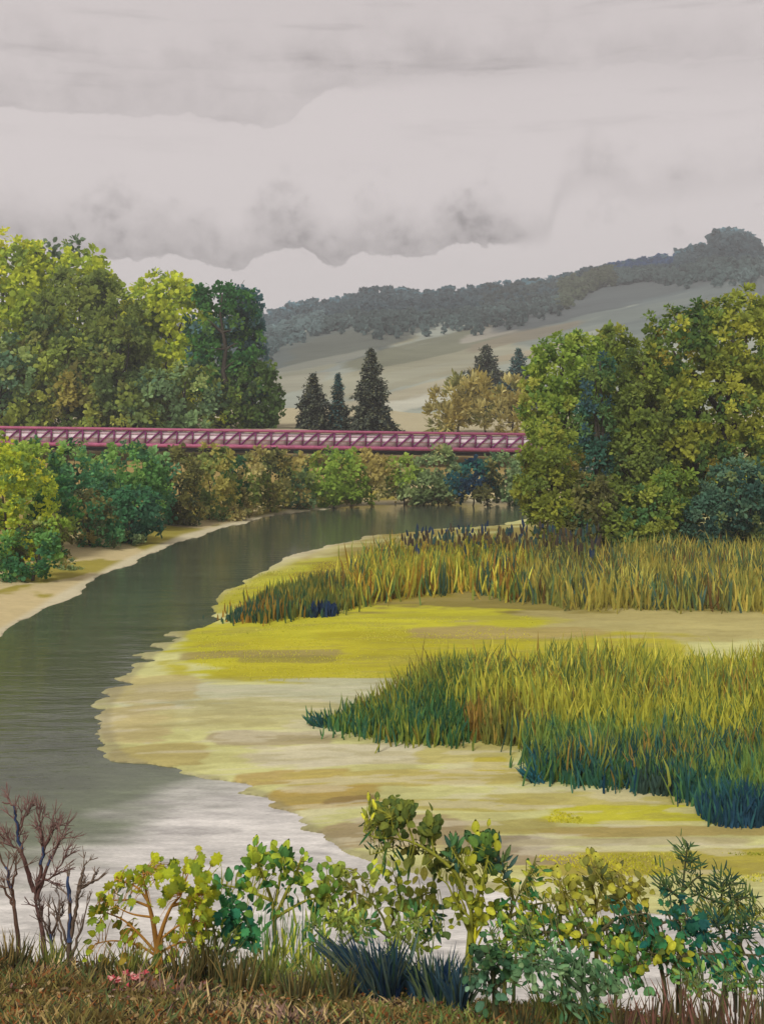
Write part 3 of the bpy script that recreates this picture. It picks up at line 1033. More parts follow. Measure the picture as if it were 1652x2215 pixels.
    sh = [
        ("yellow green bush at the left picture edge on the far bank", 56, [(-10, 1060, 70, 80), (40, 1110, 66, 100), (10, 1190, 60, 70)], YG, 20),
        ("grass green bush under the bridge behind the yellow green bush", 66, [(60, 1025, 66, 44), (0, 1020, 60, 40)], MIDG + LIME[:2], 40),
        ("low dark green bush with black stems at the waterside far left", 50, [(66, 1200, 52, 40), (110, 1180, 30, 40), (30, 1230, 40, 34)], TEAL[:1] + MIDG + DKBR[:1] + LIME[:1], 70),
        ("deep green bush hanging left of the teal bush on the far bank", 59, [(120, 1110, 36, 46), (95, 1140, 30, 40)], [((46, 88, 58), 3), ((62, 104, 52), 2), ((120, 132, 56), 1)], 112),
        ("tall teal green bush with an arched top close under the bridge", 67, [(160, 1035, 50, 52), (190, 1085, 52, 50), (150, 1090, 40, 44)], TEAL, 170),
        ("dark brown stemmed bush in front of the teal bush", 62, [(185, 1130, 46, 44), (215, 1150, 40, 34)], DKBR + TEAL[:2], 195),
        ("fresh mid green bush right of the teal bush under the bridge", 71, [(270, 1035, 58, 50), (310, 1080, 44, 54), (250, 1080, 40, 40)], MIDG, 285),
        ("dark sea green low bush overhanging the sand on the far bank", 65, [(262, 1130, 50, 40), (300, 1120, 40, 44), (235, 1150, 34, 26)], TEAL[:1] + TEAL[2:3] + [((46, 84, 66), 2)], 275),
        ("narrow pale teal bush left of the brown olive one", 74, [(340, 1060, 28, 56), (338, 1100, 30, 36)], [((92, 140, 104), 2), ((70, 120, 86), 2), ((110, 140, 84), 1)], 340),
        ("upright brown olive bush with black branches on the far bank", 75, [(388, 1030, 36, 36), (385, 1085, 34, 46), (405, 1110, 30, 24)], DKBR, 390),
        ("olive and ochre bush left of the dark green accent under the bridge", 79, [(450, 1030, 44, 42), (455, 1080, 46, 42)], OCHG, 452),
        ("small dark green accent bush between two ochre bushes", 82, [(505, 1035, 18, 40), (512, 1060, 16, 30)], TEAL[2:3] + DARKT[:2], 508),
        ("ochre bush with gold edges right of the dark green accent", 83, [(480, 1085, 28, 30), (535, 1050, 30, 46), (545, 1085, 30, 24)], OCHRE + OLIVE[:1], 520),
        ("brown bush under the middle of the bridge", 86, [(582, 1030, 34, 38), (590, 1070, 36, 32)], DKBR + OCHG[:2], 586),
        ("grey green bush spotted with ochre under the middle of the bridge", 89, [(640, 1035, 36, 36), (645, 1070, 36, 28)], GREYG + OCHRE[:1], 642),
        ("bright olive green dome shaped bush under the bridge", 91, [(712, 1040, 46, 40), (745, 1040, 36, 36), (705, 1065, 40, 24)], LIME, 722),
        ("ochre bush arching over a light green one under the bridge", 93, [(798, 1030, 36, 34), (830, 1040, 30, 32), (800, 1060, 34, 24)], OCHRE[:3] + LIME[:1], 806),
        ("light green bush right of the ochre arch", 93.5, [(870, 1040, 36, 34), (885, 1060, 34, 24)], LIME[:2] + SAGE[:2], 876),
        ("pale sage bush standing by the water's far bend", 94, [(945, 1030, 38, 38), (925, 1055, 34, 26), (975, 1055, 28, 28)], SAGE, 946),
        ("dark blue green low bush with spreading sprays at the far bend", 93.5, [(1022, 1048, 32, 26), (1000, 1058, 30, 18), (1040, 1035, 22, 20)], [((36, 78, 84), 3), ((44, 92, 84), 2), ((34, 60, 84), 1)], 1020),
        ("brown bush stub right of the blue green sprays", 92.5, [(1052, 1062, 16, 26), (1060, 1045, 16, 18)], DKBR, 1054),
        ("sage green bush at the river bend next to the big right hand trees", 94.5, [(1085, 1040, 30, 36), (1110, 1060, 34, 34), (1140, 1050, 34, 44)], SAGE[:1] + GREYG, 1105),
    ]
    for lab, Y, lb, pal, tpx in sh:
        tree("bank_bush", lab, "bush", g, Y, lb, pal, clump_px=21, trunk=.09, trunk_px=tpx, grow=(1.16, 1.24), lift=9, dens=1.2, per=26)
    # low scrub at the foot of the bushes
    g = 'low ochre scrub at the foot of the far bank bushes'
    for lab, Y, lb, pal, tpx in [
        ("low ochre scrub on the sand below the grey green bush", 90, [(640, 1090, 36, 12), (600, 1094, 30, 10)], OCHRE, 622),
        ("low ochre scrub below the olive dome bush", 94, [(740, 1076, 40, 10), (700, 1078, 30, 9)], OCHRE[:2] + SAGE[:1], 722),
        ("low gold scrub below the ochre and olive bush near the pale sand", 80, [(500, 1112, 36, 13), (460, 1118, 30, 11)], OCHRE, 480),
        ("low tawny scrub by the far waterline, below the pale sage bush", 95, [(900, 1076, 44, 9), (960, 1074, 44, 9)], OCHRE[1:] + SAGE[:1], 930),
        ("small grey green tuft alone on the sand above the waterline", 64, [(285, 1165, 24, 11)], SAGE, 285),
        ("small tan green tuft on the sand at far left", 54, [(150, 1232, 26, 14)], SAGE + OCHRE[:1], 150),
    ]:
        tree("low_scrub", lab, "scrub", g, Y, lb, pal, clump_px=14, trunk=.04, trunk_px=tpx, limbs=False)

    g = 'big trees on the near right bank'
    kw = dict(elong=1.25, per=32, grow=(1.18, 1.1), dens=1.35)
    tree("leafy_tree", "light yellow green tree at the left of the right hand group, round topped", "tree", g, 66,
         [(1215, 800, 58, 64), (1260, 800, 46, 66), (1190, 880, 54, 76), (1235, 900, 60, 80)], [((120, 134, 48), 3), ((140, 146, 54), 2), ((98, 118, 50), 2), ((152, 144, 60), .8)], clump_px=19, trunk=.28, trunk_px=1225, **kw)
    tree("slender_tree", "slender dark blue green tree standing inside the right hand group", "tree", g, 62.5,
         [(1288, 850, 28, 54), (1280, 930, 36, 60), (1285, 1010, 40, 60), (1300, 800, 20, 30)], RBLUE, clump_px=18, trunk=.2, trunk_px=1295, elong=1.4, per=28, grow=(1.1, 1.05))
    tree("leafy_tree", "brown tipped olive tree peaking between the light and dark trees at right", "tree", g, 67,
         [(1328, 775, 32, 66), (1350, 800, 34, 60), (1335, 860, 40, 70)], ROLIV + [((150, 108, 44), 1.5)], clump_px=20, trunk=.22, trunk_px=1332, **kw)
    tree("leafy_tree", "dark olive tree with drooping boughs left of the big yellow tree", "tree", g, 63,
         [(1388, 815, 36, 60), (1395, 900, 50, 76), (1375, 1010, 60, 80)], ROLIV[:2] + OLIVE[:3], clump_px=19, trunk=.26, trunk_px=1380, **kw)
    tree("broad_tree", "biggest yellow and olive tree, at the right picture edge", "tree", g, 64,
         [(1500, 770, 86, 100), (1590, 740, 86, 90), (1680, 780, 90, 110), (1460, 870, 62, 100), (1560, 880, 110, 110), (1660, 920, 90, 120), (1490, 980, 80, 90), (1590, 1010, 100, 90)],
         RYEL, clump_px=20, trunk=.45, trunk_px=1560, **kw)
    tree("leafy_tree", "plain olive tree filling the gap between the dark drooping tree and the big yellow one", "tree", g, 68,
         [(1420, 860, 50, 90), (1410, 980, 60, 100), (1330, 960, 60, 100), (1440, 1060, 60, 80)], ROLIV, clump_px=19, trunk=.24, trunk_px=1425, **kw)
    tree("waterside_tree", "olive yellow tree leaning over the river where the bridge ends", "tree", g, 60,
         [(1195, 985, 48, 60), (1180, 1060, 48, 60), (1215, 1110, 56, 60), (1160, 1020, 26, 40)], ROLIV + RYEL[:2], clump_px=20, trunk=.2, trunk_px=1205, **kw)
    tree("leafy_bush", "brown olive bush in the middle foot of the right hand group", "bush", g, 59,
         [(1290, 1100, 56, 60), (1330, 1140, 60, 44), (1270, 1150, 46, 36)], ROLIV[:2] + DKBR[:2] + [((70, 100, 60), 1)], clump_px=18, trunk=.16, trunk_px=1300, **kw)
    tree("leafy_bush", "bright green bush bulging at the foot of the right hand group", "bush", g, 58.5,
         [(1410, 1120, 66, 62), (1450, 1080, 50, 60), (1380, 1165, 56, 28)], [((110, 124, 42), 3), ((90, 110, 46), 2), ((132, 132, 48), 2), ((70, 100, 56), 1)], clump_px=19, trunk=.16, trunk_px=1415, **kw)
    tree("leafy_bush", "teal grey bush low at the right picture edge under the big yellow tree", "bush", g, 58,
         [(1600, 1080, 66, 72), (1540, 1130, 58, 56), (1670, 1100, 60, 80)], [((66, 94, 76), 3), ((86, 110, 86), 2), ((52, 80, 70), 2), ((112, 120, 70), 1)], clump_px=18, trunk=.16, trunk_px=1600, **kw)


# ------------------------------------------------------------------ bridge
def build_bridge():
    M_PINK = plain_material("pink_steel", (176, 84, 116), .6, (1.5, 12), (.25, .2), albedo=tuple(lin((158, 84, 112)) / 0.95))
    M_MAG = plain_material("magenta_steel", (140, 40, 110), .55, (1.5, 12), (.3, .2), albedo=tuple(lin((120, 40, 98)) / 1.1))
    M_PALE = plain_material("pale_panel", (214, 190, 196), .7, (1.0, 8), (.08, .08), albedo=(.76, .66, .69))
    M_GIRD = plain_material("dark_girder", (52, 46, 44), .8, (1.5, 9), (.3, .2), albedo=(.03, .026, .026))
    Y0 = 106.0
    a, b = P(-330, 918, Y0), P(1300, 940, Y0)      # top chord ends, near truss
    L = b - a
    n = 48
    ux = L / np.linalg.norm(L)
    uz = np.array([-ux[2], 0, ux[0]])
    uy = np.array([0, 1.0, 0])
    ax = np.array([ux, uy, uz])
    hT, wid = 2.05, 2.6
    e = empty("truss_bridge", (a + b) / 2 - np.array([0, -wid / 2, hT]), "long low magenta and pink truss footbridge crossing above the bushes", "bridge")
    ln = np.linalg.norm(L)
    for side, dy in (("near", 0.0), ("far", wid)):
        def at(t, h):
            return a + L * t - uz * h + uy * dy
        s = Soup(); s.box(at(.5, 0.10), (ln, .22, .24), ax); s.build("top_chord", M_PINK, e)
        s = Soup(); s.box(at(.5, hT - .34), (ln, .24, .34), ax); s.build("bottom_chord", M_PINK, e)
        s = Soup(); s.box(at(.5, .52), (ln, .05, .05), ax); s.build("rail", M_PINK, e)
        s = Soup(); s.box(at(.5, 1.02), (ln, .05, .05), ax); s.build("rail", M_PINK, e)
        for i in range(n + 1):
            s = Soup(); s.box(at(i / n, .88), (.13, .15, 1.30), ax); s.build("post", M_MAG, e)
        for i in range(n):
            p, q = at((i + .06) / n, 1.50), at((i + .94) / n, .22)
            s = Soup()
            s.tube([p - uy * .02, q - uy * .02], [.085, .085], 6)
            s.build("diagonal", M_MAG, e)
    for i in range(n):
        s = Soup()
        s.box(a + L * ((i + .5) / n) - uz * .88 + uy * (.10), (ln / n - .16, .03, 1.22), ax)
        s.build("side_panel", M_PALE, e)
    s = Soup(); s.box(a + L * .5 - uz * (hT - .07) + uy * wid / 2, (ln, wid + .1, .14), ax); s.build("deck", M_GIRD, e)
    for dy in (.25, wid - .25):
        s = Soup(); s.box(a + L * .5 - uz * (hT + .14) + uy * dy, (ln, .3, .28), ax); s.build("girder", M_GIRD, e)
    for t in (.015, .985):
        p = a + L * t
        s = Soup(); zb = gz(p[0], Y0) - .4
        s.box((p[0], Y0 + wid / 2, (zb + p[2] - hT - .4) / 2), (1.6, wid + 1, p[2] - hT - .4 - zb)); s.build("abutment", plain_material("concrete", (150, 146, 138), .9, albedo=(.3, .29, .27)), e)


# ------------------------------------------------------------------ reeds
def reed_patch(name, label, cat, kind, roots, hts, wid, palette, seed, lean=.12, bendy=.1, group=None, k=.9, patch=1.4, mix=.5, wind=(0, 0)):
    r = np.random.default_rng(seed)
    n = len(roots)
    roots = roots + (kind == 'stuff') * r.normal(0, 1, (n, 2)) * r.random((n, 1)) ** 3 * (.017 * roots[:, 1:2])
    z = ground_z(roots[:, 0], roots[:, 1]) - .03
    root = np.column_stack([roots, z])
    d = np.column_stack([r.normal(wind[0], lean, n), r.normal(wind[1], lean, n), np.ones(n)])
    tip = root + d * hts[:, None]
    bend = np.column_stack([r.normal(0, bendy, n), r.normal(0, bendy, n), np.zeros(n)]) * hts[:, None]
    C = pick(palette, field3(root, patch, r), r, mix, k) * (1 + .16 * r.normal(0, 1, (n, 1)))
    V, Fc, C = blades(root, tip, wid * r.uniform(.6, 1.3, n), bend, C, r)
    ctr = np.array([roots[:, 0].mean(), roots[:, 1].min(), 0.0])
    o = mesh_np(name, V - ctr, Fc, M_REED, C)
    o.location = ctr
    set_props(o, label, cat, group, kind)
    return o


def poly_roots(poly_px, n, r):
    """random ground points inside a polygon given in seen ground points"""
    poly = np.array([gp(*q) for q in poly_px])
    lo, hi = poly.min(0), poly.max(0)
    out = []
    tot = 0
    while tot < n:
        p = r.uniform(lo, hi, (n * 2, 2))
        ins = np.zeros(len(p), bool)
        for i in range(len(poly)):
            a, b = poly[i], poly[(i + 1) % len(poly)]
            if a[1] == b[1]:
                continue
            hit = (a[1] > p[:, 1]) != (b[1] > p[:, 1])
            ins ^= hit & (p[:, 0] < a[0] + (p[:, 1] - a[1]) * (b[0] - a[0]) / (b[1] - a[1]))
        out.append(p[ins])
        tot += ins.sum()
    return np.concatenate(out)[:n]


def pxq(p):
    return CX + p[:, 0] / p[:, 1] * F, HZ + H * F / p[:, 1]


def build_reeds():
    r = np.random.default_rng(900)
    # far belt
    R1 = [((156, 152, 58), 3), ((124, 132, 56), 2.5), ((164, 136, 54), 2), ((90, 112, 60), 2), ((190, 180, 72), 1.8), ((130, 98, 44), 1.2), ((64, 88, 70), 1)]
    R2 = [((144, 136, 62), 3), ((122, 126, 62), 3), ((166, 150, 70), 2.4), ((70, 92, 80), .8), ((96, 100, 54), 2.4), ((112, 88, 50), 1), ((80, 104, 70), 1.6), ((170, 164, 78), 1.2)]
    p = poly_roots([(740, 1328), (880, 1305), (1010, 1292), (1130, 1318), (1130, 1235), (1000, 1235), (850, 1245), (760, 1270)], 5200, r)
    px, py = pxq(p)
    h = (1.65 + .6 * vnoise(px / 34, py / 9, 4)) * r.uniform(.4, 1.1, len(p)) * smooth(px, 660, 820)
    reed_patch("reed_bed", "far reed bed of green, gold and brown stems beside the river bend", "reeds", "stuff", p, h, .085, R1, 901, lean=.16, bendy=.2, patch=.8, k=.74)
    p = poly_roots([(1130, 1318), (1250, 1334), (1450, 1336), (1800, 1338), (1800, 1225), (1400, 1228), (1130, 1235)], 7600, r)
    px, py = pxq(p)
    h = (1.45 + .5 * vnoise(px / 34, py / 9, 5)) * r.uniform(.4, 1.1, len(p))
    reed_patch("reed_bed", "brown far reed bed below the big trees at right", "reeds", "stuff", p, h, .085, R2, 902, lean=.16, bendy=.2, patch=.8, k=.74)
    p = poly_roots([(480, 1350), (560, 1357), (640, 1345), (760, 1330), (800, 1290), (700, 1288), (600, 1300), (520, 1330)], 2600, r)
    px, py = pxq(p)
    h = (.95 + .3 * vnoise(px / 30, py / 9, 6)) * r.uniform(.5, 1.05, len(p)) * (0.35 + .65 * smooth(px, 480, 620))
    reed_patch("reed_bed", "low reed point tapering left onto the yellow sward", "reeds", "stuff", p, h, .075,
               [((104, 114, 56), 3), ((140, 130, 56), 2), ((72, 100, 64), 2), ((150, 116, 48), 1.4), ((56, 84, 70), 1.2)], 903)
    # dark seed heads along the top of the far belt
    p = poly_roots([(860, 1290), (1120, 1270), (1300, 1290), (1300, 1240), (1100, 1236), (880, 1246)], 260, r)
    n = len(p)
    z = ground_z(p[:, 0], p[:, 1])
    h = r.uniform(1.35, 2.1, n)
    root = np.column_stack([p, z + h])
    tip = root + np.column_stack([r.normal(0, .06, n), r.normal(0, .06, n), r.uniform(.25, .55, n)])
    C = pick([((50, 66, 88), 2), ((72, 64, 54), 3), ((60, 84, 78), 2), ((96, 84, 56), 2.5)], field3(root, 2.0, r), r, .4, .9)
    V, Fc, C = blades(root, tip, r.uniform(.09, .16, n), np.zeros((n, 3)), C, r)
    stalk_tip = root + np.array([0, 0, .1])
    V2, F2, C2 = blades(np.column_stack([p, z]), stalk_tip, np.full(n, .04), np.zeros((n, 3)), np.tile(alb((92, 96, 54), .9), (n, 1)), r)
    b = Bulk(); b.add(V, Fc, C); b.add(V2, F2, C2)
    o = b.build("reed_heads", M_REED)
    set_props(o, "dark blue and brown seed heads standing above the far reed bed", "reeds", None, "stuff")

    # near bed: tall yellow green reeds behind, shorter teal sedge in front
    N1 = [((166, 164, 62), 3), ((146, 150, 60), 3), ((186, 178, 72), 2.2), ((112, 126, 60), 2), ((150, 126, 56), 1), ((90, 112, 66), 1)]
    p = poly_roots([(930, 1560), (1000, 1600), (1180, 1640), (1400, 1665), (1800, 1690), (1800, 1520), (1300, 1528), (1000, 1535)], 6400, r)
    px, py = pxq(p)
    h = (1.55 + .3 * vnoise(px / 50, py / 16, 14)) * r.uniform(.55, 1.1, len(p)) * (.62 + .38 * smooth(px, 900, 1040)) * (1 - .25 * smooth(py, 1600, 1690))
    reed_patch("reed_bed", "tall yellow green reeds at the back of the near reed bed", "reeds", "stuff", p, h, .062, N1, 904, lean=.15, bendy=.22, k=.78)
    N2 = [((98, 124, 62), 3), ((120, 138, 64), 2.5), ((70, 106, 76), 2.5), ((128, 134, 62), 2), ((50, 84, 76), 1.5), ((140, 116, 58), .8)]
    p = poly_roots([(1130, 1640), (1165, 1705), (1280, 1718), (1400, 1728), (1480, 1745), (1800, 1800), (1800, 1640), (1400, 1620), (1180, 1610)], 5200, r)
    px, py = pxq(p)
    h = (1.05 + .22 * vnoise(px / 40, py / 16, 15)) * r.uniform(.5, 1.1, len(p)) * (1 - .3 * smooth(py, 1690, 1760))
    reed_patch("sedge_bed", "dense green sedge filling the middle of the near reed bed", "sedge", "stuff", p, h, .05, N2, 905, lean=.16, bendy=.2, k=.76)
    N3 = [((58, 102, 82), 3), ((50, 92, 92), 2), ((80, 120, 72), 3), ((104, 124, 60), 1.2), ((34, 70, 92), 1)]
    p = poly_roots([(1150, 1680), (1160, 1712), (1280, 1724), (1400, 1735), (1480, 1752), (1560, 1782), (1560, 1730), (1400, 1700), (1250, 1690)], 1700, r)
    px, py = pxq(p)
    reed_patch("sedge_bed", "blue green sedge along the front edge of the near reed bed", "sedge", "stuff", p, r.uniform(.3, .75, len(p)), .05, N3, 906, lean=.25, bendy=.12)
    p = poly_roots([(696, 1588), (780, 1612), (850, 1625), (985, 1635), (1040, 1600), (1040, 1540), (940, 1538), (850, 1555), (760, 1572)], 4200, r)
    px, py = pxq(p)
    h = (.72 + .75 * smooth(px, 790, 990) * (1 - smooth(py, 1560, 1620)) + .2 * vnoise(px / 30, py / 12, 16)) * r.uniform(.4, 1.1, len(p)) * (.35 + .65 * smooth(px, 690, 840))
    reed_patch("sedge_bed", "green sedge point tapering left from the near reed bed", "sedge", "stuff", p, h, .05,
               [((72, 112, 66), 3), ((58, 98, 74), 2), ((116, 134, 60), 3), ((152, 154, 62), 2), ((128, 118, 58), .8)], 907, lean=.2, bendy=.15)

    # tussocks one can tell apart
    def tussock(label, cx, cy, rx, n, h0, h1, pal, seed, lean=.3, wid=.05, wind=(0, 0)):
        rr = np.random.default_rng(seed)
        x0, y0 = gp(cx, cy)
        a, q = rr.uniform(0, 6.28, n), np.sqrt(rr.random(n))
        R = rx * y0 / F
        p = np.column_stack([x0 + np.cos(a) * q * R, y0 + np.sin(a) * q * R * .8])
        h = rr.uniform(h0, h1, n) * (1 - .35 * q)
        o = reed_patch("sedge_tussock", label, "tussock", None, p, h, wid, pal, seed, lean, .15, "tussocks that stand out in the reed beds", wind=wind)
        return o
    tussock("ochre brown tussock in the middle of the near reed bed", 1090, 1612, 84, 560, .8, 1.5, [((150, 122, 58), 3), ((128, 104, 54), 1.5), ((168, 146, 70), 1.5), ((118, 122, 60), 3)], 911, .12, .055)
    tussock("darkest blue tussock at the right end of the near reed bed", 1590, 1788, 78, 620, .45, 1.0, [((44, 76, 96), 2.5), ((48, 90, 96), 2.5), ((58, 102, 88), 2.5), ((80, 118, 76), 1.6)], 912, .22, .05)
    tussock("small teal tuft at the left tip of the near reed bed", 700, 1586, 24, 70, .25, .55, [((50, 92, 92), 3), ((60, 104, 84), 2), ((84, 116, 72), 1)], 913, .55, .04, (-.35, 0))
    tussock("dark slate tussock low in the near reed bed, left of the blue one", 1420, 1728, 60, 360, .4, .85, [((62, 84, 76), 3), ((74, 96, 66), 2), ((54, 76, 80), 2)], 914, .2, .05)
    tussock("small blue tuft leaning left from the front corner of the near reed bed", 1165, 1712, 18, 46, .25, .5, [((50, 104, 124), 2), ((44, 92, 96), 2)], 915, .5, .035, (-.5, 0))
    tussock("navy tussock on the far reed point above the yellow sward", 690, 1340, 44, 170, .4, .85, [((40, 58, 88), 3), ((48, 70, 80), 2), ((60, 88, 68), 1)], 916, .15, .09)
    tussock("dark green upright tussock in the far reed bed", 1035, 1280, 26, 80, 1.0, 1.8, [((52, 86, 52), 3), ((66, 98, 50), 2)], 917, .14, .09)
    tussock("tiny green tuft alone on the yellow sward at right", 1570, 1795, 24, 40, .12, .28, [((78, 112, 56), 2), ((60, 96, 66), 2)], 918, .5, .05)



def build_sward():
    """short living grass on the yellow and olive parts of the flats"""
    r = np.random.default_rng(1200)
    YP = [((212, 206, 66), 3), ((198, 196, 66), 2), ((216, 210, 96), 1.5), ((170, 176, 68), .8)]
    B = Bulk()
    for poly, n, h in [([(430, 1340), (700, 1350), (1150, 1350), (1150, 1470), (560, 1490), (420, 1450)], 5200, .06),
                       ([(1200, 1770), (1652, 1770), (1700, 1800), (1400, 1806), (1180, 1796)], 3000, .05),
                       ([(1150, 1865), (1700, 1860), (1700, 1925), (1300, 1905)], 3000, .05),
                       ([(560, 1245), (760, 1215), (760, 1290), (500, 1330), (470, 1300)], 2600, .10)]:
        p = poly_roots(poly, n, r)
        p = p[(fbm(p[:, 0] * .5, p[:, 1] * .9, 5, 3) > -.08) & (river_sd(p[:, 0], p[:, 1]) > .3)]
        n = len(p)
        root = np.column_stack([p, ground_z(p[:, 0], p[:, 1]) - .01])
        hh = h * r.uniform(.4, 1.1, n)
        tip = root + np.column_stack([r.normal(0, .4, n), r.normal(0, .4, n), np.ones(n)]) * hh[:, None]
        C = pick(YP, field3(root, 2.0, r), r, .3, 1.1)
        B.add(*blades(root, tip, r.uniform(.012, .028, n) * (1 + h), np.zeros((n, 3)), C, r))
    o = B.build("sward_grass", M_REED)
    set_props(o, "thin short yellow grass growing on the flats", "grass", None, 'stuff')


# ------------------------------------------------------------------ near plants
def leaf_mesh(shape, rgb, _cache={}):
    """one leaf, unit length along x, normal z; shared by all leaves of that shape and colour"""
    key = (shape, rgb)
    if key in _cache:
        return _cache[key]
    if shape == 'jag':
        n = 15
        out = []
        for i in range(n):
            a = -2.6 + 5.2 * i / (n - 1)
            rr = (0.60 if i % 2 == 0 else 0.42) * (1 - 0.12 * abs(a) / 2.6)
            out.append((0.42 + rr * math.cos(a), rr * 0.86 * math.sin(a), -0.16 * rr * rr + (0.05 if i % 2 else -0.03)))
        V = [(0.42, 0, 0.05), (0, 0, 0)] + out
        Fc = [(0, 2 + i, 3 + i) for i in range(n - 1)] + [(0, 1, 2), (0, 1 + n, 1)]
    else:
        prof = {'lance': ((.0, .015), (.2, .10), (.45, .15), (.72, .10), (1, 0)),
                'broad': ((.0, .02), (.16, .22), (.42, .32), (.72, .22), (1, 0)),
                'round': ((.0, .02), (.18, .22), (.48, .31), (.8, .19), (1, .01)),
                'strap': ((.0, .035), (.25, .06), (.5, .065), (.8, .045), (1, 0))}[shape]
        bend = {'lance': -.14, 'broad': -.18, 'round': -.14, 'strap': -.38}[shape]
        V = []
        for u, w in prof:
            z = bend * u * u
            V += [(u, w, z + .25 * w), (u, 0, z), (u, -w, z + .25 * w)]
        Fc = []
        for i in range(len(prof) - 1):
            a = i * 3
            for q in ((a, a + 1, a + 4), (a, a + 4, a + 3), (a + 1, a + 2, a + 5), (a + 1, a + 5, a + 4)):
                Fc.append(q[::-1])
    me = bpy.data.meshes.new("leaf")
    me.from_pydata(V, [], Fc)
    at = me.attributes.new("tint", 'FLOAT_COLOR', 'POINT')
    c = alb(rgb, KN)
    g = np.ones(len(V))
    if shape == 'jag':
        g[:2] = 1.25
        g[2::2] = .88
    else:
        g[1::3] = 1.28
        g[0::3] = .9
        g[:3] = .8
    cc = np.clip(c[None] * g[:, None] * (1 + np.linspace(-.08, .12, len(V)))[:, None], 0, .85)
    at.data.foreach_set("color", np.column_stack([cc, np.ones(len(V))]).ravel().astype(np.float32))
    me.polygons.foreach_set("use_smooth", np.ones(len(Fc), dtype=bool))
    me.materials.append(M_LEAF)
    _cache[key] = me
    return me


def put_leaf(parent, me, pos, U, N, size):
    U = Vector(U).normalized()
    N = Vector(N)
    S = N.cross(U)
    if S.length < 1e-4:
        S = U.orthogonal()
    S.normalize()
    N = U.cross(S)
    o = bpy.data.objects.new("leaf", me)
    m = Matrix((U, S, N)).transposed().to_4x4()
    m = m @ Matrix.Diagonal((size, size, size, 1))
    m.translation = Vector(pos) - root_of(parent)
    COL.objects.link(o)
    o.parent = parent
    o.matrix_local = m
    return o


def smooth_line(pts, n=5):
    """rounds a polyline (Catmull-Rom)"""
    p = np.asarray(pts, float)
    if len(p) < 3:
        t = np.linspace(0, 1, n)[:, None]
        return p[0] * (1 - t) + p[-1] * t
    q = np.vstack([2 * p[0] - p[1], p, 2 * p[-1] - p[-2]])
    out = []
    for i in range(1, len(q) - 2):
        for t in np.linspace(0, 1, n, endpoint=False):
            a, b, c, d = q[i - 1], q[i], q[i + 1], q[i + 2]
            out.append(.5 * (2 * b + (c - a) * t + (2 * a - 5 * b + 4 * c - d) * t * t + (3 * b - a - 3 * c + d) * t ** 3))
    out.append(p[-1])
    return np.array(out)


def plant(name, label, cat, Y, stems, stem_rgb, leaf_sets, group=None, seed=0, twig=True, r0=.022, back=0.0):
    """stems: [(radius scale, [(px, py[, dY]), ...]), ...], the first one starting in the soil
    leaf_sets: [(px, py, rx, ry, count, shape, [colours], size_px, upward)]"""
    r = np.random.default_rng(seed + 4000)
    s = Y / F
    lines = []
    for k, pts in stems:
        w = np.array([P(q[0], q[1], Y + (q[2] if len(q) > 2 else 0)) for q in pts])
        lines.append((k, smooth_line(w)))
    b = lines[0][1][0].copy()
    b[2] = gz(b[0], b[1])
    e = empty(name, b, label, cat, group)
    sp, cols = Soup(), None
    for i, (k, ln) in enumerate(lines):
        if ln[0][2] < b[2] + .35 and i >= 0:
            g = gz(ln[0][0], ln[0][1]) - .04
            if ln[0][2] > g:
                ln = np.vstack([[ln[0][0] + r.normal(0, .01), ln[0][1], g], ln])
        sp.tube(ln, np.linspace(r0 * k, r0 * k * .3, len(ln)), 6)
    allp = np.concatenate([ln for _, ln in lines])
    todo = []
    for (cx, cy, rx, ry, n, shape, colours, size, upw) in leaf_sets:
        for _ in range(int(n * 2.3)):
            a, q = r.uniform(0, 6.28), math.sqrt(r.random())
            px, py = cx + math.cos(a) * q * rx, cy + math.sin(a) * q * ry
            dY = r.normal(0, .28) * min(1.0, max(rx, ry) * s / .25)
            p = P(px, py, Y)
            p = p + np.array([0, dY + back, 0])
            near = allp[np.argmin(((allp - p) ** 2 * np.array([1, .6, 1])).sum(1))]
            out = p - near
            dist = np.linalg.norm(out)
            U = out / max(dist, 1e-6) * .8 + np.array([math.cos(a) * .35, 0, math.sin(-a) * .15]) + np.array([r.normal(0, .3), r.normal(0, .25), upw + r.normal(0, .25)])
            N = np.array([r.normal(0, .4), -1.0, .55 + r.normal(0, .35)])
            sz = size * s * r.uniform(.42, .9)
            U = U / np.linalg.norm(U)
            basep = p - U * sz * .5
            if twig and np.linalg.norm(basep - near) > .015:
                mid = (near + basep) / 2 + np.array([0, 0, .08 * dist * (1 if upw >= 0 else -1)])
                sp.tube([near, mid, basep + U * sz * .06], [r0 * .26, r0 * .2, r0 * .12], 4)
            todo.append((leaf_mesh(shape, colours[r.integers(len(colours))]), basep, U, N, sz))
    V = np.concatenate(sp.v)
    sp.build("stem", M_STEM, e, np.tile(alb(stem_rgb, KN), (len(V), 1)))
    for me, p, U, N, sz in todo:
        put_leaf(e, me, p, U, N, sz)
    return e


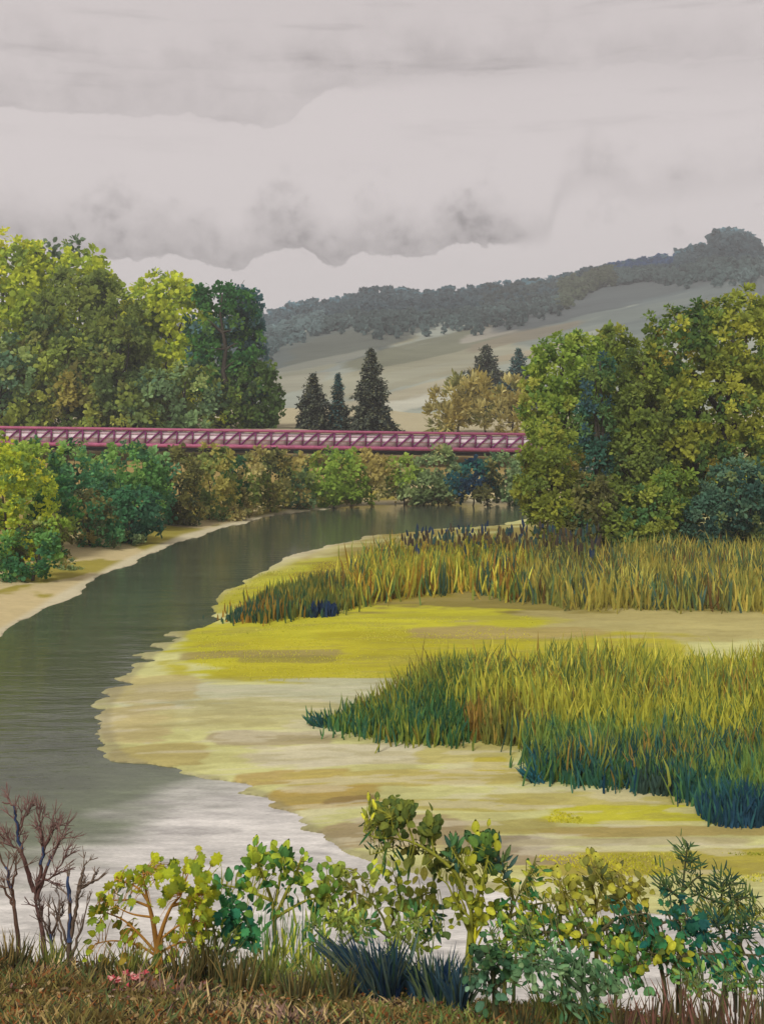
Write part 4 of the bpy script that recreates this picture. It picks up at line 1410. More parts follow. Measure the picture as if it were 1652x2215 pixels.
def bare_shrub(label, Y, stems, rgb, seed, twigs=26, lichen=None, tlen=.2, r0=.023, cat="shrub", group='leafless shrubs on the near bank'):
    """leafless shrub: crooked stems that fork into fine shoots; lichen: [(stem, from, to)] blue crusted stretches"""
    r = np.random.default_rng(seed + 7000)
    lines = []
    for k, pts in stems:
        w = np.array([P(q[0], q[1], Y + (q[2] if len(q) > 2 else 0)) for q in pts])
        ln = smooth_line(w, 5)
        lines.append((k, ln + np.vstack([[0, 0, 0], r.normal(0, .006, (len(ln) - 1, 3))])))
    b = lines[0][1][0].copy()
    b[2] = gz(b[0], b[1])
    e = empty("bare_shrub", b, label, cat, group)
    sp = Soup()
    for i, (k, ln) in enumerate(lines):
        g = gz(ln[0][0], ln[0][1]) - .05
        if i == 0 or ln[0][2] < b[2] + .25:
            ln = np.vstack([[ln[0][0], ln[0][1], min(g, ln[0][2] - .02)], ln])
        sp.tube(ln, np.linspace(r0 * k, r0 * k * .25, len(ln)), 6)
    V = np.concatenate(sp.v)
    sp.build("branch", M_STEM, e, np.tile(alb(rgb, KN), (len(V), 1)))
    tw = Soup()
    for i in range(twigs):
        k, ln = lines[r.integers(len(lines))]
        j = r.integers(int(len(ln) * .35), len(ln))
        d = unit(ln[min(j, len(ln) - 1)] - ln[max(j - 2, 0)])
        for _ in range(1):
            dd = unit(d + r.normal(0, .42, 3) + np.array([0, 0, .25]))
            l1 = tlen * r.uniform(.5, 1.2)
            a = ln[j]
            m = a + dd * l1 * .5 + r.normal(0, .01, 3)
            t = a + dd * l1 + np.array([0, 0, .03])
            tw.tube([a, m, t], [r0 * k * .3, r0 * k * .2, .0022], 5)
            for _ in range(4):
                d2 = unit(dd + r.normal(0, .4, 3))
                tw.tube([m, m + d2 * l1 * r.uniform(.35, .7)], [r0 * .16, .002], 4)
    V = np.concatenate(tw.v)
    tw.build("twig", M_STEM, e, np.tile(alb(np.minimum(np.array(rgb) + 12, 255), KN), (len(V), 1)))
    if lichen:
        li = Soup()
        for i, f0, f1 in lichen:
            k, ln = lines[i]
            a, c = int(f0 * (len(ln) - 1)), max(int(f0 * (len(ln) - 1)) + 2, int(f1 * (len(ln) - 1)))
            seg = ln[a:c + 1]
            if len(seg) >= 2:
                li.tube(seg + np.array([.004, -.012, 0]), np.linspace(r0 * k * .66, r0 * k * .35, len(seg)) * r.uniform(.8, 1.2, len(seg)), 6)
        V = np.concatenate(li.v)
        li.build("lichen", M_STEM, e, np.tile(alb((46, 58, 84), KN), (len(V), 1)))
    return e


def grass_tuft(label, cx, cy, rx, n, h0, h1, pal, seed, Y=None, lean=.25, wid=.018, wind=(0, 0), group='grass tufts on the near bank', name="grass_tuft", cat="grass tuft", curve=.25):
    rr = np.random.default_rng(seed)
    Yb = Y or 9.2
    x0 = (cx - CX) * Yb / F
    a, q = rr.uniform(0, 6.28, n), np.sqrt(rr.random(n))
    R = rx * Yb / F
    p = np.column_stack([x0 + np.cos(a) * q * R, Yb + np.sin(a) * q * min(R, .22)])
    h = rr.uniform(h0, h1, n)
    z = ground_z(p[:, 0], p[:, 1]) - .02
    root = np.column_stack([p, z])
    sx = np.cos(a) * q
    d = np.column_stack([wind[0] + sx * lean * 1.4 + rr.normal(0, lean * .6, n), rr.normal(wind[1], lean * .6, n), np.ones(n)])
    tip = root + d * h[:, None]
    bend = np.column_stack([sx * curve + rr.normal(0, curve * .5, n), rr.normal(0, .1, n), np.zeros(n)]) * h[:, None]
    C = pick(pal, rr.normal(0, 1, n), rr, .6, KN) * (1 + .15 * rr.normal(0, 1, (n, 1)))
    V, Fc, C = blades(root, tip, wid * rr.uniform(.6, 1.3, n), bend, C, rr)
    ctr = np.array([x0, Yb, float(z.mean())])
    o = mesh_np(name, V - ctr, Fc, M_REED, C)
    o.location = ctr
    return set_props(o, label, cat, group)


def build_near():
    # ---- leafless shrubs at the left
    BR = (84, 58, 48)
    bare_shrub("bare brown shrub at the left picture edge with blue lichen on its stem", 9.3,
               [(1.0, [(40, 2060), (34, 1990), (26, 1930), (12, 1880), (-4, 1840)]), (.6, [(30, 1960), (6, 1920), (-20, 1900)]), (.6, [(24, 1925), (34, 1880), (30, 1850)])],
               (82, 62, 50), 1, 22, [(0, .55, .8)])
    bare_shrub("tall red brown bare shrub with a blue crusted left branch", 9.5,
               [(1.25, [(98, 2070), (90, 2010), (80, 1960), (72, 1920)]), (1.0, [(74, 1930), (56, 1870), (40, 1820), (36, 1780), (28, 1745), (4, 1738)]),
                (.9, [(78, 1935), (88, 1880), (92, 1830), (86, 1780), (78, 1745)]), (.8, [(80, 1945), (104, 1870), (124, 1830), (146, 1805)]),
                (.6, [(92, 1850), (112, 1800), (122, 1775)]), (.6, [(50, 1850), (28, 1830), (16, 1815)]), (.6, [(86, 1900), (110, 1900), (136, 1862)]), (.5, [(40, 1800), (52, 1770), (60, 1762)])],
               (88, 64, 58), 2, 110, [(1, .35, .8), (2, .3, .5), (3, .35, .5)], tlen=.2)
    bare_shrub("bare shrub with a grey forked branch and a blue streaked stem", 9.2,
               [(1.35, [(157, 2118), (150, 2060), (150, 2000), (150, 1940), (146, 1885)]), (.95, [(152, 2030), (164, 1970), (172, 1920), (184, 1900)]),
                (.8, [(170, 1925), (178, 1890), (188, 1862)]), (.8, [(172, 1922), (200, 1910), (226, 1886)]), (.6, [(198, 1911), (206, 1892), (214, 1880)]),
                (.7, [(152, 2060), (128, 1990), (112, 1940)]), (.7, [(156, 2070), (176, 2010), (192, 1950)]), (.6, [(152, 2080), (130, 2020), (118, 1975)])],
               (88, 74, 62), 3, 26, [(0, .35, .6), (0, .7, .95)], tlen=.14)
    bare_shrub("short dark bare shrub between the tall red brown one and the forked one", 9.45,
               [(.9, [(118, 2080), (108, 2020), (104, 1975)]), (.6, [(112, 2040), (96, 2000), (86, 1960)]), (.6, [(110, 2030), (126, 1985), (128, 1940)])],
               (66, 52, 44), 4, 24, [(0, .3, .5)], tlen=.14)

    YL = [(164, 170, 42), (146, 158, 44), (176, 178, 56), (108, 126, 44), (132, 144, 48)]
    plant("spreading_shrub", "yellow leaved shrub with an orange brown forked trunk, right of the bare shrubs", "shrub", 9.4,
          [(2.0, [(346, 2095), (338, 2040), (330, 1990), (320, 1950), (314, 1918)]), (1.5, [(342, 2040), (356, 1995), (372, 1960), (392, 1938)]),
           (1.1, [(372, 1960), (404, 1950), (428, 1936)]), (1.0, [(336, 2060), (300, 2020), (262, 1988), (206, 1968)]), (.9, [(324, 1962), (280, 1948), (220, 1950)]),
           (.9, [(320, 1950), (296, 1920), (250, 1902)]), (.9, [(340, 2070), (300, 2046), (250, 2036), (214, 2040)]), (.9, [(348, 2060), (390, 2040), (430, 2040)]),
           (.8, [(350, 2030), (392, 2000), (440, 1990)]), (.8, [(316, 1925), (310, 1900), (318, 1884)]), (.8, [(330, 1985), (286, 1978), (250, 1962)])],
          (150, 108, 48),
          [(318, 1894, 46, 16, 16, 'jag', YL[:4], 30, .35), (270, 1908, 34, 14, 8, 'jag', YL, 30, .1), (400, 1905, 56, 26, 26, 'jag', YL, 36, .1),
           (430, 1950, 34, 40, 20, 'jag', YL, 34, 0), (226, 1965, 30, 26, 12, 'jag', [YL[0], YL[3], (128, 118, 44)], 32, 0), (250, 2020, 54, 26, 16, 'broad', [YL[3], YL[1], (132, 116, 44)], 32, 0),
           (420, 2012, 44, 30, 20, 'jag', YL[1:], 32, 0), (396, 2050, 50, 18, 14, 'broad', [(92, 118, 56), (130, 146, 50)], 32, 0), (300, 2060, 50, 20, 12, 'broad', [(140, 120, 48), (120, 118, 44)], 30, .1),
           (262, 1930, 40, 12, 7, 'lance', [(92, 120, 100), (110, 130, 80)], 38, 0)], seed=11, r0=.016)

    # pink flowers low in the litter
    r = np.random.default_rng(66)
    Yf = 8.75
    b = P(281, 2135, Yf)
    b[2] = gz(b[0], b[1])
    e = empty("flower_clump", b, "low clump of pink and red flowers in the dry grass below the yellow shrub", "flowers")
    pet = [(186, 116, 114), (160, 70, 74), (196, 150, 140), (140, 62, 66)]
    st = Soup()
    for i in range(17):
        px = r.uniform(244, 312)
        q = np.array([(px - CX) * Yf / F, Yf + r.uniform(-.2, .1), 0])
        q[2] = gz(q[0], q[1])
        h = r.uniform(.05, .13)
        st.tube([q, q + [0, 0, h]], [.004, .003], 4)
        for k in range(5):
            a = k * 1.257 + r.uniform(-.2, .2)
            me = leaf_mesh('round', pet[r.integers(4)])
            o = put_leaf(e, me, q + [0, 0, h], (math.cos(a), math.sin(a), .45), (-math.cos(a) * .4, -math.sin(a) * .4, 1), r.uniform(.03, .05))
            o.name = "petal"
    V = np.concatenate(st.v)
    st.build("stem", M_STEM, e, np.tile(alb((80, 84, 48), KN), (len(V), 1)))

    DG, MG, LG = (52, 92, 50), (92, 124, 52), (146, 160, 54)
    TL, TL2 = (46, 104, 76), (62, 122, 74)
    plant("teal_vine", "teal leaved stem drooping down the left of the thin green stalks", "plant", 9.7,
          [(1.0, [(556, 2135), (552, 2070), (540, 2010), (520, 1970), (496, 1955)]), (.7, [(540, 2010), (512, 2000), (494, 1985)]), (.7, [(552, 2075), (530, 2080), (520, 2092)])], (70, 104, 62),
          [(492, 1965, 26, 14, 9, 'jag', [TL, TL2], 34, -.2), (515, 1992, 26, 16, 10, 'jag', [TL, TL2, (30, 80, 90)], 34, -.3), (540, 2030, 24, 24, 12, 'jag', [TL2, (60, 120, 84)], 34, -.3), (538, 2085, 24, 26, 11, 'lance', [TL2, (84, 134, 96)], 40, -.2)], seed=12)
    plant("yellow_green_shrub", "yellow green shrub with upright dark leaves, behind the thin stalks", "shrub", 10.3,
          [(1.3, [(600, 2140), (596, 2040), (590, 1960), (570, 1900), (556, 1860)]), (1.0, [(594, 1990), (620, 1930), (640, 1890), (650, 1860)]), (.9, [(590, 1950), (530, 1925), (480, 1915)]),
           (.9, [(596, 1985), (660, 1950), (710, 1940)]), (.8, [(594, 1960), (606, 1900), (612, 1850)])], (132, 130, 48),
          [(556, 1860, 28, 28, 14, 'broad', [LG, MG, (160, 168, 56)], 38, .7), (608, 1856, 26, 26, 13, 'broad', [LG, MG, (70, 110, 60)], 38, .7), (650, 1885, 26, 24, 12, 'broad', [LG, MG, (80, 116, 60)], 36, .6),
           (500, 1908, 44, 16, 14, 'broad', [(70, 124, 76), MG, LG], 38, .1), (580, 1905, 60, 20, 18, 'broad', [LG, MG, DG], 34, .3), (640, 1950, 60, 12, 12, 'lance', [(62, 112, 60), (48, 96, 70)], 46, 0), (700, 1925, 40, 24, 12, 'broad', [MG, (124, 140, 60)], 34, .3)], seed=13)

    # thin stalks
    for i, (px, top, lab) in enumerate([
            (572, 1950, "leftmost of the thin green stalks, yellow at its foot"), (590, 1962, "thin green stalk second from the left"), (612, 1946, "tall thin dark green stalk third from the left"),
            (634, 1960, "thin yellow green stalk in the middle of the row of stalks"), (655, 1952, "thin green stalk right of the middle of the row of stalks"),
            (676, 1962, "thin stalk with a crooked foot, near the right of the row of stalks"), (698, 1972, "rightmost of the thin green stalks, beside the blue grass")]):
        rr = np.random.default_rng(500 + i)
        c1 = [(82, 116, 60), (60, 96, 64), (120, 130, 56)][i % 3]
        x2 = px + rr.normal(0, 5)
        stems = [(.8, [(px + rr.normal(4, 6), 2150), (px + 2, 2080), (px, 2020), (x2, top)])]
        for k in range(4):
            y0 = 2155 - rr.uniform(0, 10)
            stems.append((.6, [(px + rr.normal(0, 6), y0), (px + rr.normal(0, 7), 2070), (px + rr.normal(0, 10), rr.uniform(1960, 2010))]))
        plant("thin_stalk", lab, "plant", 9.65 + .12 * (i % 3), stems, c1,
              [(px, 2080, 14, 60, 7, 'strap', [(140, 150, 60), (92, 122, 60), (176, 178, 70)], 60, 1.6), (px, 2120, 14, 24, 4, 'strap', [(62, 100, 64), (110, 124, 56)], 60, 1.8)], 'thin green stalks in a row on the near bank', 600 + i, False, .011)

    plant("leafy_shrub", "loose olive and lime leaved shrub behind the blue grass, with pale water showing through", "shrub", 10.6,
          [(1.2, [(850, 2150), (846, 2060), (830, 1990), (800, 1950), (760, 1925)]), (1.0, [(838, 2010), (870, 1960), (920, 1935), (950, 1925)]), (.9, [(842, 2030), (800, 2000), (750, 1985), (720, 1980)]),
           (.8, [(806, 1955), (790, 1910), (770, 1885)]), (.8, [(870, 1960), (860, 1915), (850, 1890)]), (.8, [(846, 2050), (890, 2010), (940, 1990)])], (110, 112, 50),
          [(730, 1905, 40, 22, 16, 'round', [(150, 160, 64), (120, 136, 60), (104, 116, 50)], 34, .4), (770, 1930, 34, 24, 10, 'lance', [(116, 106, 48), (100, 104, 46)], 40, .2), (850, 1900, 50, 26, 16, 'round', [(170, 176, 60), (140, 150, 64), (96, 120, 56)], 34, .3),
           (760, 1980, 40, 26, 14, 'round', [(120, 134, 56), (100, 108, 48), (142, 150, 66)], 36, 0), (840, 1950, 60, 22, 18, 'round', [(108, 116, 48), (86, 104, 48), (126, 130, 54)], 38, 0), (920, 1945, 40, 30, 14, 'round', [(124, 128, 52), (84, 104, 56)], 36, 0),
           (880, 2000, 60, 26, 14, 'round', [(150, 160, 84), (110, 130, 70)], 34, 0), (935, 1985, 26, 30, 9, 'lance', [(40, 76, 84), (60, 92, 70)], 40, -.4), (700, 1950, 30, 26, 9, 'round', [(130, 146, 66), (100, 124, 66)], 32, .2)], seed=15, r0=.016)

    # the crooked little tree
    OL = [(84, 96, 44), (100, 108, 46), (70, 86, 44), (112, 114, 48)]
    plant("crooked_tree", "crooked sapling whose dark green crown leans left over the mud flat", "tree", 9.9,
          [(3.0, [(1012, 2110), (1016, 2050), (1018, 2000), (1020, 1965)]), (1.6, [(1020, 1970), (1004, 1930), (985, 1890), (940, 1850), (890, 1822), (852, 1814)]), (1.4, [(1022, 1965), (1040, 1920), (1050, 1880), (1056, 1850)]),
           (1.0, [(1044, 1935), (1020, 1895), (990, 1860), (976, 1836)]), (.9, [(852, 1814), (812, 1812), (786, 1800)]), (.8, [(870, 1818), (850, 1790), (846, 1768)]), (.8, [(896, 1826), (884, 1790), (878, 1770)]),
           (.9, [(1014, 1985), (985, 1950), (968, 1915), (950, 1900)]), (.7, [(940, 1850), (934, 1820), (936, 1796)]), (1.0, [(1016, 2020), (1000, 1985), (992, 1960)]), (.7, [(850, 1815), (830, 1840), (800, 1850)])], (120, 122, 40),
          [(838, 1785, 44, 26, 34, 'round', OL, 36, .3), (870, 1775, 28, 22, 18, 'round', OL[:3], 36, .5), (810, 1810, 28, 26, 18, 'strap', [(40, 76, 56), (50, 88, 50)], 56, -.3), (850, 1850, 40, 22, 14, 'strap', [(44, 80, 56), (70, 96, 48)], 54, -.5),
           (936, 1812, 24, 32, 20, 'round', OL[:3], 38, .5), (905, 1858, 40, 22, 16, 'round', [(104, 100, 44), (92, 98, 44)], 36, -.2), (960, 1890, 30, 26, 14, 'round', OL + [(60, 76, 46)], 36, 0),
           (985, 1850, 18, 26, 12, 'lance', [(60, 92, 74), (70, 104, 62)], 44, .9), (1050, 1850, 34, 34, 22, 'broad', [(150, 152, 48), (78, 104, 46), (56, 84, 50)], 40, .6), (1020, 1900, 36, 34, 22, 'broad', [(148, 150, 48), (126, 134, 48), (92, 104, 44)], 36, .3),
           (996, 1970, 30, 40, 18, 'broad', [(152, 154, 50), (112, 122, 48)], 34, .4), (1040, 1975, 28, 40, 14, 'broad', [(156, 158, 50), (118, 128, 50)], 34, .4), (800, 1770, 20, 24, 6, 'lance', [(176, 174, 54), (122, 130, 50)], 38, .8), (1025, 2035, 20, 36, 14, 'strap', [(180, 176, 44), (150, 150, 44)], 56, 1.4)], seed=16, r0=.016, back=.2)

    # right hand sprays
    plant("bright_shrub", "yellow and green leaved spray right of the crooked sapling", "shrub", 10.2,
          [(1.2, [(1090, 2170), (1092, 2080), (1096, 2010), (1110, 1960), (1130, 1920)]), (.9, [(1098, 2000), (1060, 1970), (1040, 1950)]), (.9, [(1100, 1985), (1150, 1960), (1200, 1950)]), (.8, [(1112, 1955), (1100, 1910), (1080, 1870)]), (.9, [(1096, 2020), (1140, 2010), (1180, 2000)]), (.8, [(1130, 1920), (1150, 1880), (1160, 1850)])], (96, 96, 44),
          [(1085, 1855, 30, 30, 14, 'lance', [(66, 92, 84), (92, 112, 66)], 44, .8), (1120, 1920, 46, 26, 18, 'lance', [(44, 96, 54), (70, 112, 50), (168, 168, 50)], 40, .2), (1150, 1965, 60, 18, 18, 'broad', [(172, 172, 52), (110, 132, 52), (60, 104, 54)], 34, 0),
           (1080, 1975, 36, 20, 10, 'broad', [(172, 172, 52), (96, 120, 50)], 34, 0), (1120, 2010, 56, 22, 18, 'broad', [(52, 112, 62), (70, 122, 56), (150, 160, 52)], 34, -.1), (1150, 2050, 34, 20, 9, 'lance', [(48, 116, 66), (38, 92, 56)], 40, -.3), (1160, 1890, 26, 30, 10, 'lance', [(60, 100, 60), (150, 154, 54)], 40, .5)], seed=17)
    plant("yellow_shrub", "broad olive yellow shrub with dark leaf strokes amid the right hand plants", "shrub", 10.8,
          [(1.3, [(1290, 2190), (1290, 2080), (1286, 2010), (1290, 1960), (1300, 1920)]), (1.0, [(1288, 1990), (1240, 1950), (1210, 1920)]), (1.0, [(1290, 1970), (1350, 1940), (1390, 1910)]), (.8, [(1290, 1960), (1280, 1910), (1284, 1880)]), (.8, [(1340, 1945), (1350, 1910), (1340, 1890)])], (110, 104, 46),
          [(1230, 1920, 40, 26, 20, 'broad', [(154, 152, 54), (134, 136, 54), (144, 142, 62)], 36, .3), (1290, 1900, 44, 26, 22, 'broad', [(150, 148, 54), (112, 114, 52), (132, 134, 56)], 36, .5), (1360, 1915, 44, 26, 20, 'broad', [(166, 160, 56), (140, 136, 54), (110, 110, 52)], 36, .3),
           (1280, 1950, 80, 18, 22, 'broad', [(160, 154, 54), (130, 128, 50), (104, 116, 54)], 34, 0), (1285, 1890, 24, 26, 6, 'lance', [(72, 80, 46)], 44, .9), (1350, 1935, 40, 18, 6, 'lance', [(82, 86, 48)], 46, .2)], seed=18)
    plant("horizontal_spray", "long level branch of teal and dark green leaves over the pale water", "shrub", 10.0,
          [(1.3, [(1230, 2190), (1226, 2100), (1216, 2040), (1200, 2014)]), (1.1, [(1218, 2046), (1270, 2022), (1340, 2006), (1420, 2000)]), (.8, [(1300, 2014), (1340, 1985), (1400, 1976)]), (.8, [(1206, 2020), (1160, 2016), (1110, 2020)]), (.7, [(1420, 2000), (1470, 1990), (1515, 1992)])], (70, 66, 42),
          [(1250, 2015, 46, 20, 18, 'round', [(96, 108, 44), (160, 160, 50), (70, 96, 46)], 34, -.3), (1310, 2020, 34, 26, 14, 'broad', [(120, 124, 46), (70, 88, 44), (46, 84, 50)], 38, -.5), (1370, 1985, 44, 20, 20, 'round', [(34, 88, 76), (42, 98, 72), (52, 84, 50)], 36, .1), (1400, 2012, 40, 20, 14, 'round', [(84, 96, 46), (60, 92, 56)], 36, -.3),
           (1470, 1982, 46, 22, 20, 'jag', [(44, 94, 76), (56, 110, 70), (40, 84, 80)], 34, 0), (1500, 1998, 30, 16, 10, 'round', [(38, 84, 74), (100, 128, 66)], 32, -.2), (1160, 2030, 40, 16, 10, 'broad', [(56, 104, 58), (150, 156, 52)], 34, -.2)], seed=19)
    SP = [(52, 76, 50), (66, 88, 52), (44, 66, 54), (80, 96, 54)]
    plant("spiky_sprig", "tallest dark green sprig at right, with a feathery spike on top", "plant", 10.4,
          [(1.0, [(1465, 2190), (1468, 2060), (1470, 1980), (1476, 1920), (1484, 1850), (1488, 1825)]), (.7, [(1472, 1945), (1440, 1920), (1420, 1910)]), (.7, [(1474, 1930), (1500, 1905), (1520, 1890)])], (66, 70, 44),
          [(1486, 1848, 22, 28, 26, 'strap', SP, 36, .7), (1450, 1910, 34, 26, 34, 'strap', SP, 38, .4), (1505, 1905, 24, 20, 16, 'strap', SP, 36, .3), (1500, 1862, 24, 8, 7, 'strap', SP, 34, .1)], seed=20, twig=False)
    plant("spiky_sprig", "dark green tufted sprig at the right picture edge", "plant", 10.5,
          [(1.0, [(1570, 2190), (1568, 2060), (1562, 1990), (1560, 1940), (1566, 1905)]), (.7, [(1562, 1955), (1520, 1940), (1500, 1925)]), (.7, [(1562, 1960), (1600, 1945), (1640, 1940)])], (66, 70, 44),
          [(1566, 1908, 34, 26, 36, 'strap', SP, 38, .6), (1525, 1932, 30, 16, 16, 'strap', SP, 36, .3), (1600, 1935, 34, 20, 20, 'strap', SP + [(96, 106, 54)], 36, .3)], seed=21, twig=False)
    plant("spiky_sprig", "low dark fan shaped sprig over pale water at the right picture edge", "plant", 9.9,
          [(1.0, [(1590, 2190), (1592, 2090), (1594, 2030)]), (.7, [(1592, 2060), (1560, 2020), (1545, 1990)]), (.7, [(1593, 2050), (1620, 2010), (1640, 1980)])], (60, 66, 46),
          [(1575, 1995, 40, 36, 40, 'strap', SP + [(40, 76, 72)], 44, .4), (1620, 2000, 34, 34, 30, 'strap', SP + [(40, 80, 70)], 42, .4)], seed=22, twig=False)
    plant("leafy_band", "green and teal creeper on a level stem near the lower right corner", "shrub", 9.6,
          [(1.3, [(1440, 2210), (1436, 2130), (1424, 2080), (1410, 2062)]), (1.0, [(1424, 2082), (1500, 2066), (1580, 2066), (1660, 2066)]), (.8, [(1420, 2074), (1370, 2090), (1330, 2110)])], (70, 66, 42),
          [(1370, 2072, 46, 24, 24, 'broad', [(150, 156, 52), (70, 116, 62), (96, 122, 52)], 36, .1), (1350, 2100, 40, 20, 16, 'broad', [(60, 110, 72), (84, 126, 78)], 36, 0), (1450, 2060, 40, 26, 22, 'broad', [(110, 130, 48), (52, 104, 64), (160, 160, 52)], 36, 0),
           (1530, 2068, 50, 22, 26, 'round', [(40, 96, 70), (50, 110, 70), (34, 84, 76)], 36, 0), (1615, 2070, 46, 24, 24, 'round', [(44, 100, 66), (36, 88, 74), (110, 132, 56)], 36, 0), (1470, 2100, 40, 16, 12, 'broad', [(150, 156, 52), (80, 120, 58)], 34, -.2)], seed=23)
    GG = [(78, 114, 80), (96, 128, 88), (64, 100, 64), (116, 142, 98)]
    plant("small_shrub", "dark green small shrub with a straight stem right of the blue grass", "shrub", 8.75,
          [(1.5, [(1072, 2225), (1070, 2150), (1064, 2100), (1060, 2070)]), (.8, [(1068, 2130), (1040, 2110), (1016, 2106)]), (.8, [(1068, 2140), (1092, 2120), (1100, 2116)]), (.8, [(1062, 2090), (1080, 2070), (1090, 2056)])], (74, 76, 48),
          [(1050, 2070, 30, 20, 16, 'broad', [(54, 84, 54), (70, 98, 60), (48, 66, 50)], 34, .2), (1030, 2108, 30, 16, 14, 'broad', [(60, 92, 66), (100, 130, 104)], 34, 0), (1085, 2085, 26, 26, 14, 'broad', [(58, 90, 54), (44, 70, 50)], 34, .1), (1060, 2130, 44, 20, 16, 'broad', [(96, 130, 104), (72, 104, 80), (56, 84, 54)], 34, -.1)], seed=24)
    plant("small_shrub", "grey green shrub with arching boughs at the bottom, left of the dry stalks", "shrub", 8.8,
          [(1.8, [(1262, 2235), (1264, 2170), (1258, 2120), (1240, 2080)]), (1.0, [(1262, 2150), (1220, 2110), (1180, 2086), (1150, 2084)]), (1.0, [(1264, 2160), (1300, 2130), (1316, 2100)]), (.9, [(1262, 2180), (1220, 2170), (1200, 2160)]), (.8, [(1250, 2100), (1262, 2076), (1256, 2060)])], (70, 92, 62),
          [(1190, 2090, 46, 18, 22, 'lance', GG, 42, 0), (1246, 2085, 26, 34, 22, 'lance', GG[:3], 44, .6), (1300, 2120, 34, 30, 20, 'broad', GG, 36, .1), (1215, 2150, 40, 26, 16, 'lance', GG, 42, -.1), (1270, 2170, 40, 30, 18, 'lance', [(52, 86, 62), (70, 104, 70)], 42, .3), (1130, 2085, 24, 18, 8, 'broad', GG, 34, .2)], seed=25)

    # soft low growth that knits the right hand plants together
    fine = [(96, 128, 60), (120, 146, 64), (72, 112, 66), (150, 158, 60)]
    fine2 = [(76, 120, 76), (98, 140, 80), (62, 106, 72), (124, 150, 76)]
    plant("feathery_herb", "feathery pale green herb in front of the crooked sapling's right side", "plant", 9.5,
          [(.9, [(1110, 2200), (1112, 2110), (1120, 2040), (1140, 1990)]), (.7, [(1112, 2090), (1080, 2050), (1060, 2020)]), (.7, [(1116, 2080), (1170, 2060), (1210, 2050)])], (84, 96, 54),
          [(1130, 2010, 44, 26, 26, 'lance', fine, 34, .4), (1085, 2030, 34, 22, 18, 'lance', fine, 32, .2), (1175, 2060, 44, 18, 20, 'lance', fine2, 34, .1), (1120, 2110, 40, 26, 16, 'lance', fine2, 34, .2)], seed=26)
    plant("feathery_herb", "feathery yellow green herb under the broad olive yellow shrub", "plant", 9.9,
          [(.9, [(1330, 2200), (1332, 2110), (1336, 2050), (1350, 2010)]), (.7, [(1334, 2070), (1290, 2050), (1250, 2050)]), (.7, [(1335, 2060), (1390, 2040), (1430, 2044)])], (84, 96, 54),
          [(1280, 2050, 50, 16, 24, 'lance', fine, 34, .1), (1350, 2030, 50, 20, 26, 'lance', fine, 34, .3), (1410, 2050, 44, 16, 20, 'lance', fine2, 34, 0), (1330, 2080, 50, 20, 16, 'lance', fine2, 34, .1)], seed=27)
    plant("feathery_herb", "feathery teal herb low at the right picture edge below the leafy creeper", "plant", 9.2,
          [(.9, [(1560, 2215), (1562, 2150), (1566, 2100)]), (.7, [(1562, 2160), (1520, 2130), (1490, 2120)]), (.7, [(1563, 2150), (1610, 2125), (1650, 2115)])], (84, 96, 54),
          [(1500, 2120, 40, 16, 20, 'lance', fine2, 34, .2), (1560, 2105, 44, 18, 22, 'lance', fine2, 34, .3), (1620, 2118, 40, 16, 20, 'lance', fine, 34, .1)], seed=28)
    plant("feathery_herb", "feathery olive herb at the right picture edge above the low fan shaped sprig", "plant", 10.8,
          [(.9, [(1600, 2200), (1602, 2060), (1600, 1990), (1596, 1950)]), (.7, [(1601, 2010), (1550, 1985), (1520, 1975)]), (.7, [(1601, 2000), (1640, 1975), (1660, 1965)])], (96, 96, 50),
          [(1540, 1975, 44, 16, 22, 'lance', [(150, 150, 58), (112, 120, 56), (84, 100, 54)], 34, .2), (1600, 1960, 40, 18, 22, 'lance', [(150, 150, 58), (112, 120, 56)], 34, .3), (1640, 1985, 30, 22, 14, 'lance', fine2, 34, .1)], seed=29)
    plant("feathery_herb", "feathery lime herb between the yellow green shrub and the blue grey clump", "plant", 9.95,
          [(.9, [(740, 2180), (742, 2080), (738, 2020), (730, 1985)]), (.7, [(741, 2060), (700, 2020), (680, 2000)]), (.7, [(740, 2050), (780, 2010), (800, 2000)])], (110, 120, 56),
          [(700, 2000, 40, 22, 20, 'lance', fine, 34, .4), (750, 1990, 36, 24, 20, 'lance', [(160, 168, 70), (128, 148, 70)], 34, .5), (790, 2010, 30, 20, 14, 'lance', fine2, 34, .3)], seed=30)

    plant("feathery_herb", "feathery fresh green herb between the yellow leaved shrub and the teal leaved stem", "plant", 9.55,
          [(.9, [(468, 2190), (470, 2090), (466, 2030), (456, 1990)]), (.7, [(469, 2080), (440, 2040), (430, 2020)]), (.7, [(468, 2070), (500, 2030), (510, 2010)])], (110, 120, 56),
          [(440, 2020, 34, 26, 18, 'lance', fine, 34, .5), (490, 2020, 32, 28, 18, 'lance', [(150, 166, 66), (120, 150, 66)], 34, .5), (470, 2070, 36, 30, 16, 'lance', fine2, 34, .4)], seed=131)
    plant("feathery_herb", "feathery fresh green herb just left of the crooked sapling's yellow trunk", "plant", 10.1,
          [(.9, [(905, 2190), (906, 2090), (900, 2030), (896, 1990)]), (.7, [(904, 2060), (870, 2030), (856, 2010)]), (.7, [(903, 2050), (940, 2020), (960, 2005)])], (110, 120, 56),
          [(870, 2015, 40, 26, 22, 'lance', [(150, 166, 76), (124, 150, 76)], 34, .5), (930, 2010, 40, 26, 22, 'lance', fine, 34, .5), (900, 1985, 30, 20, 12, 'lance', fine, 34, .6)], seed=132)
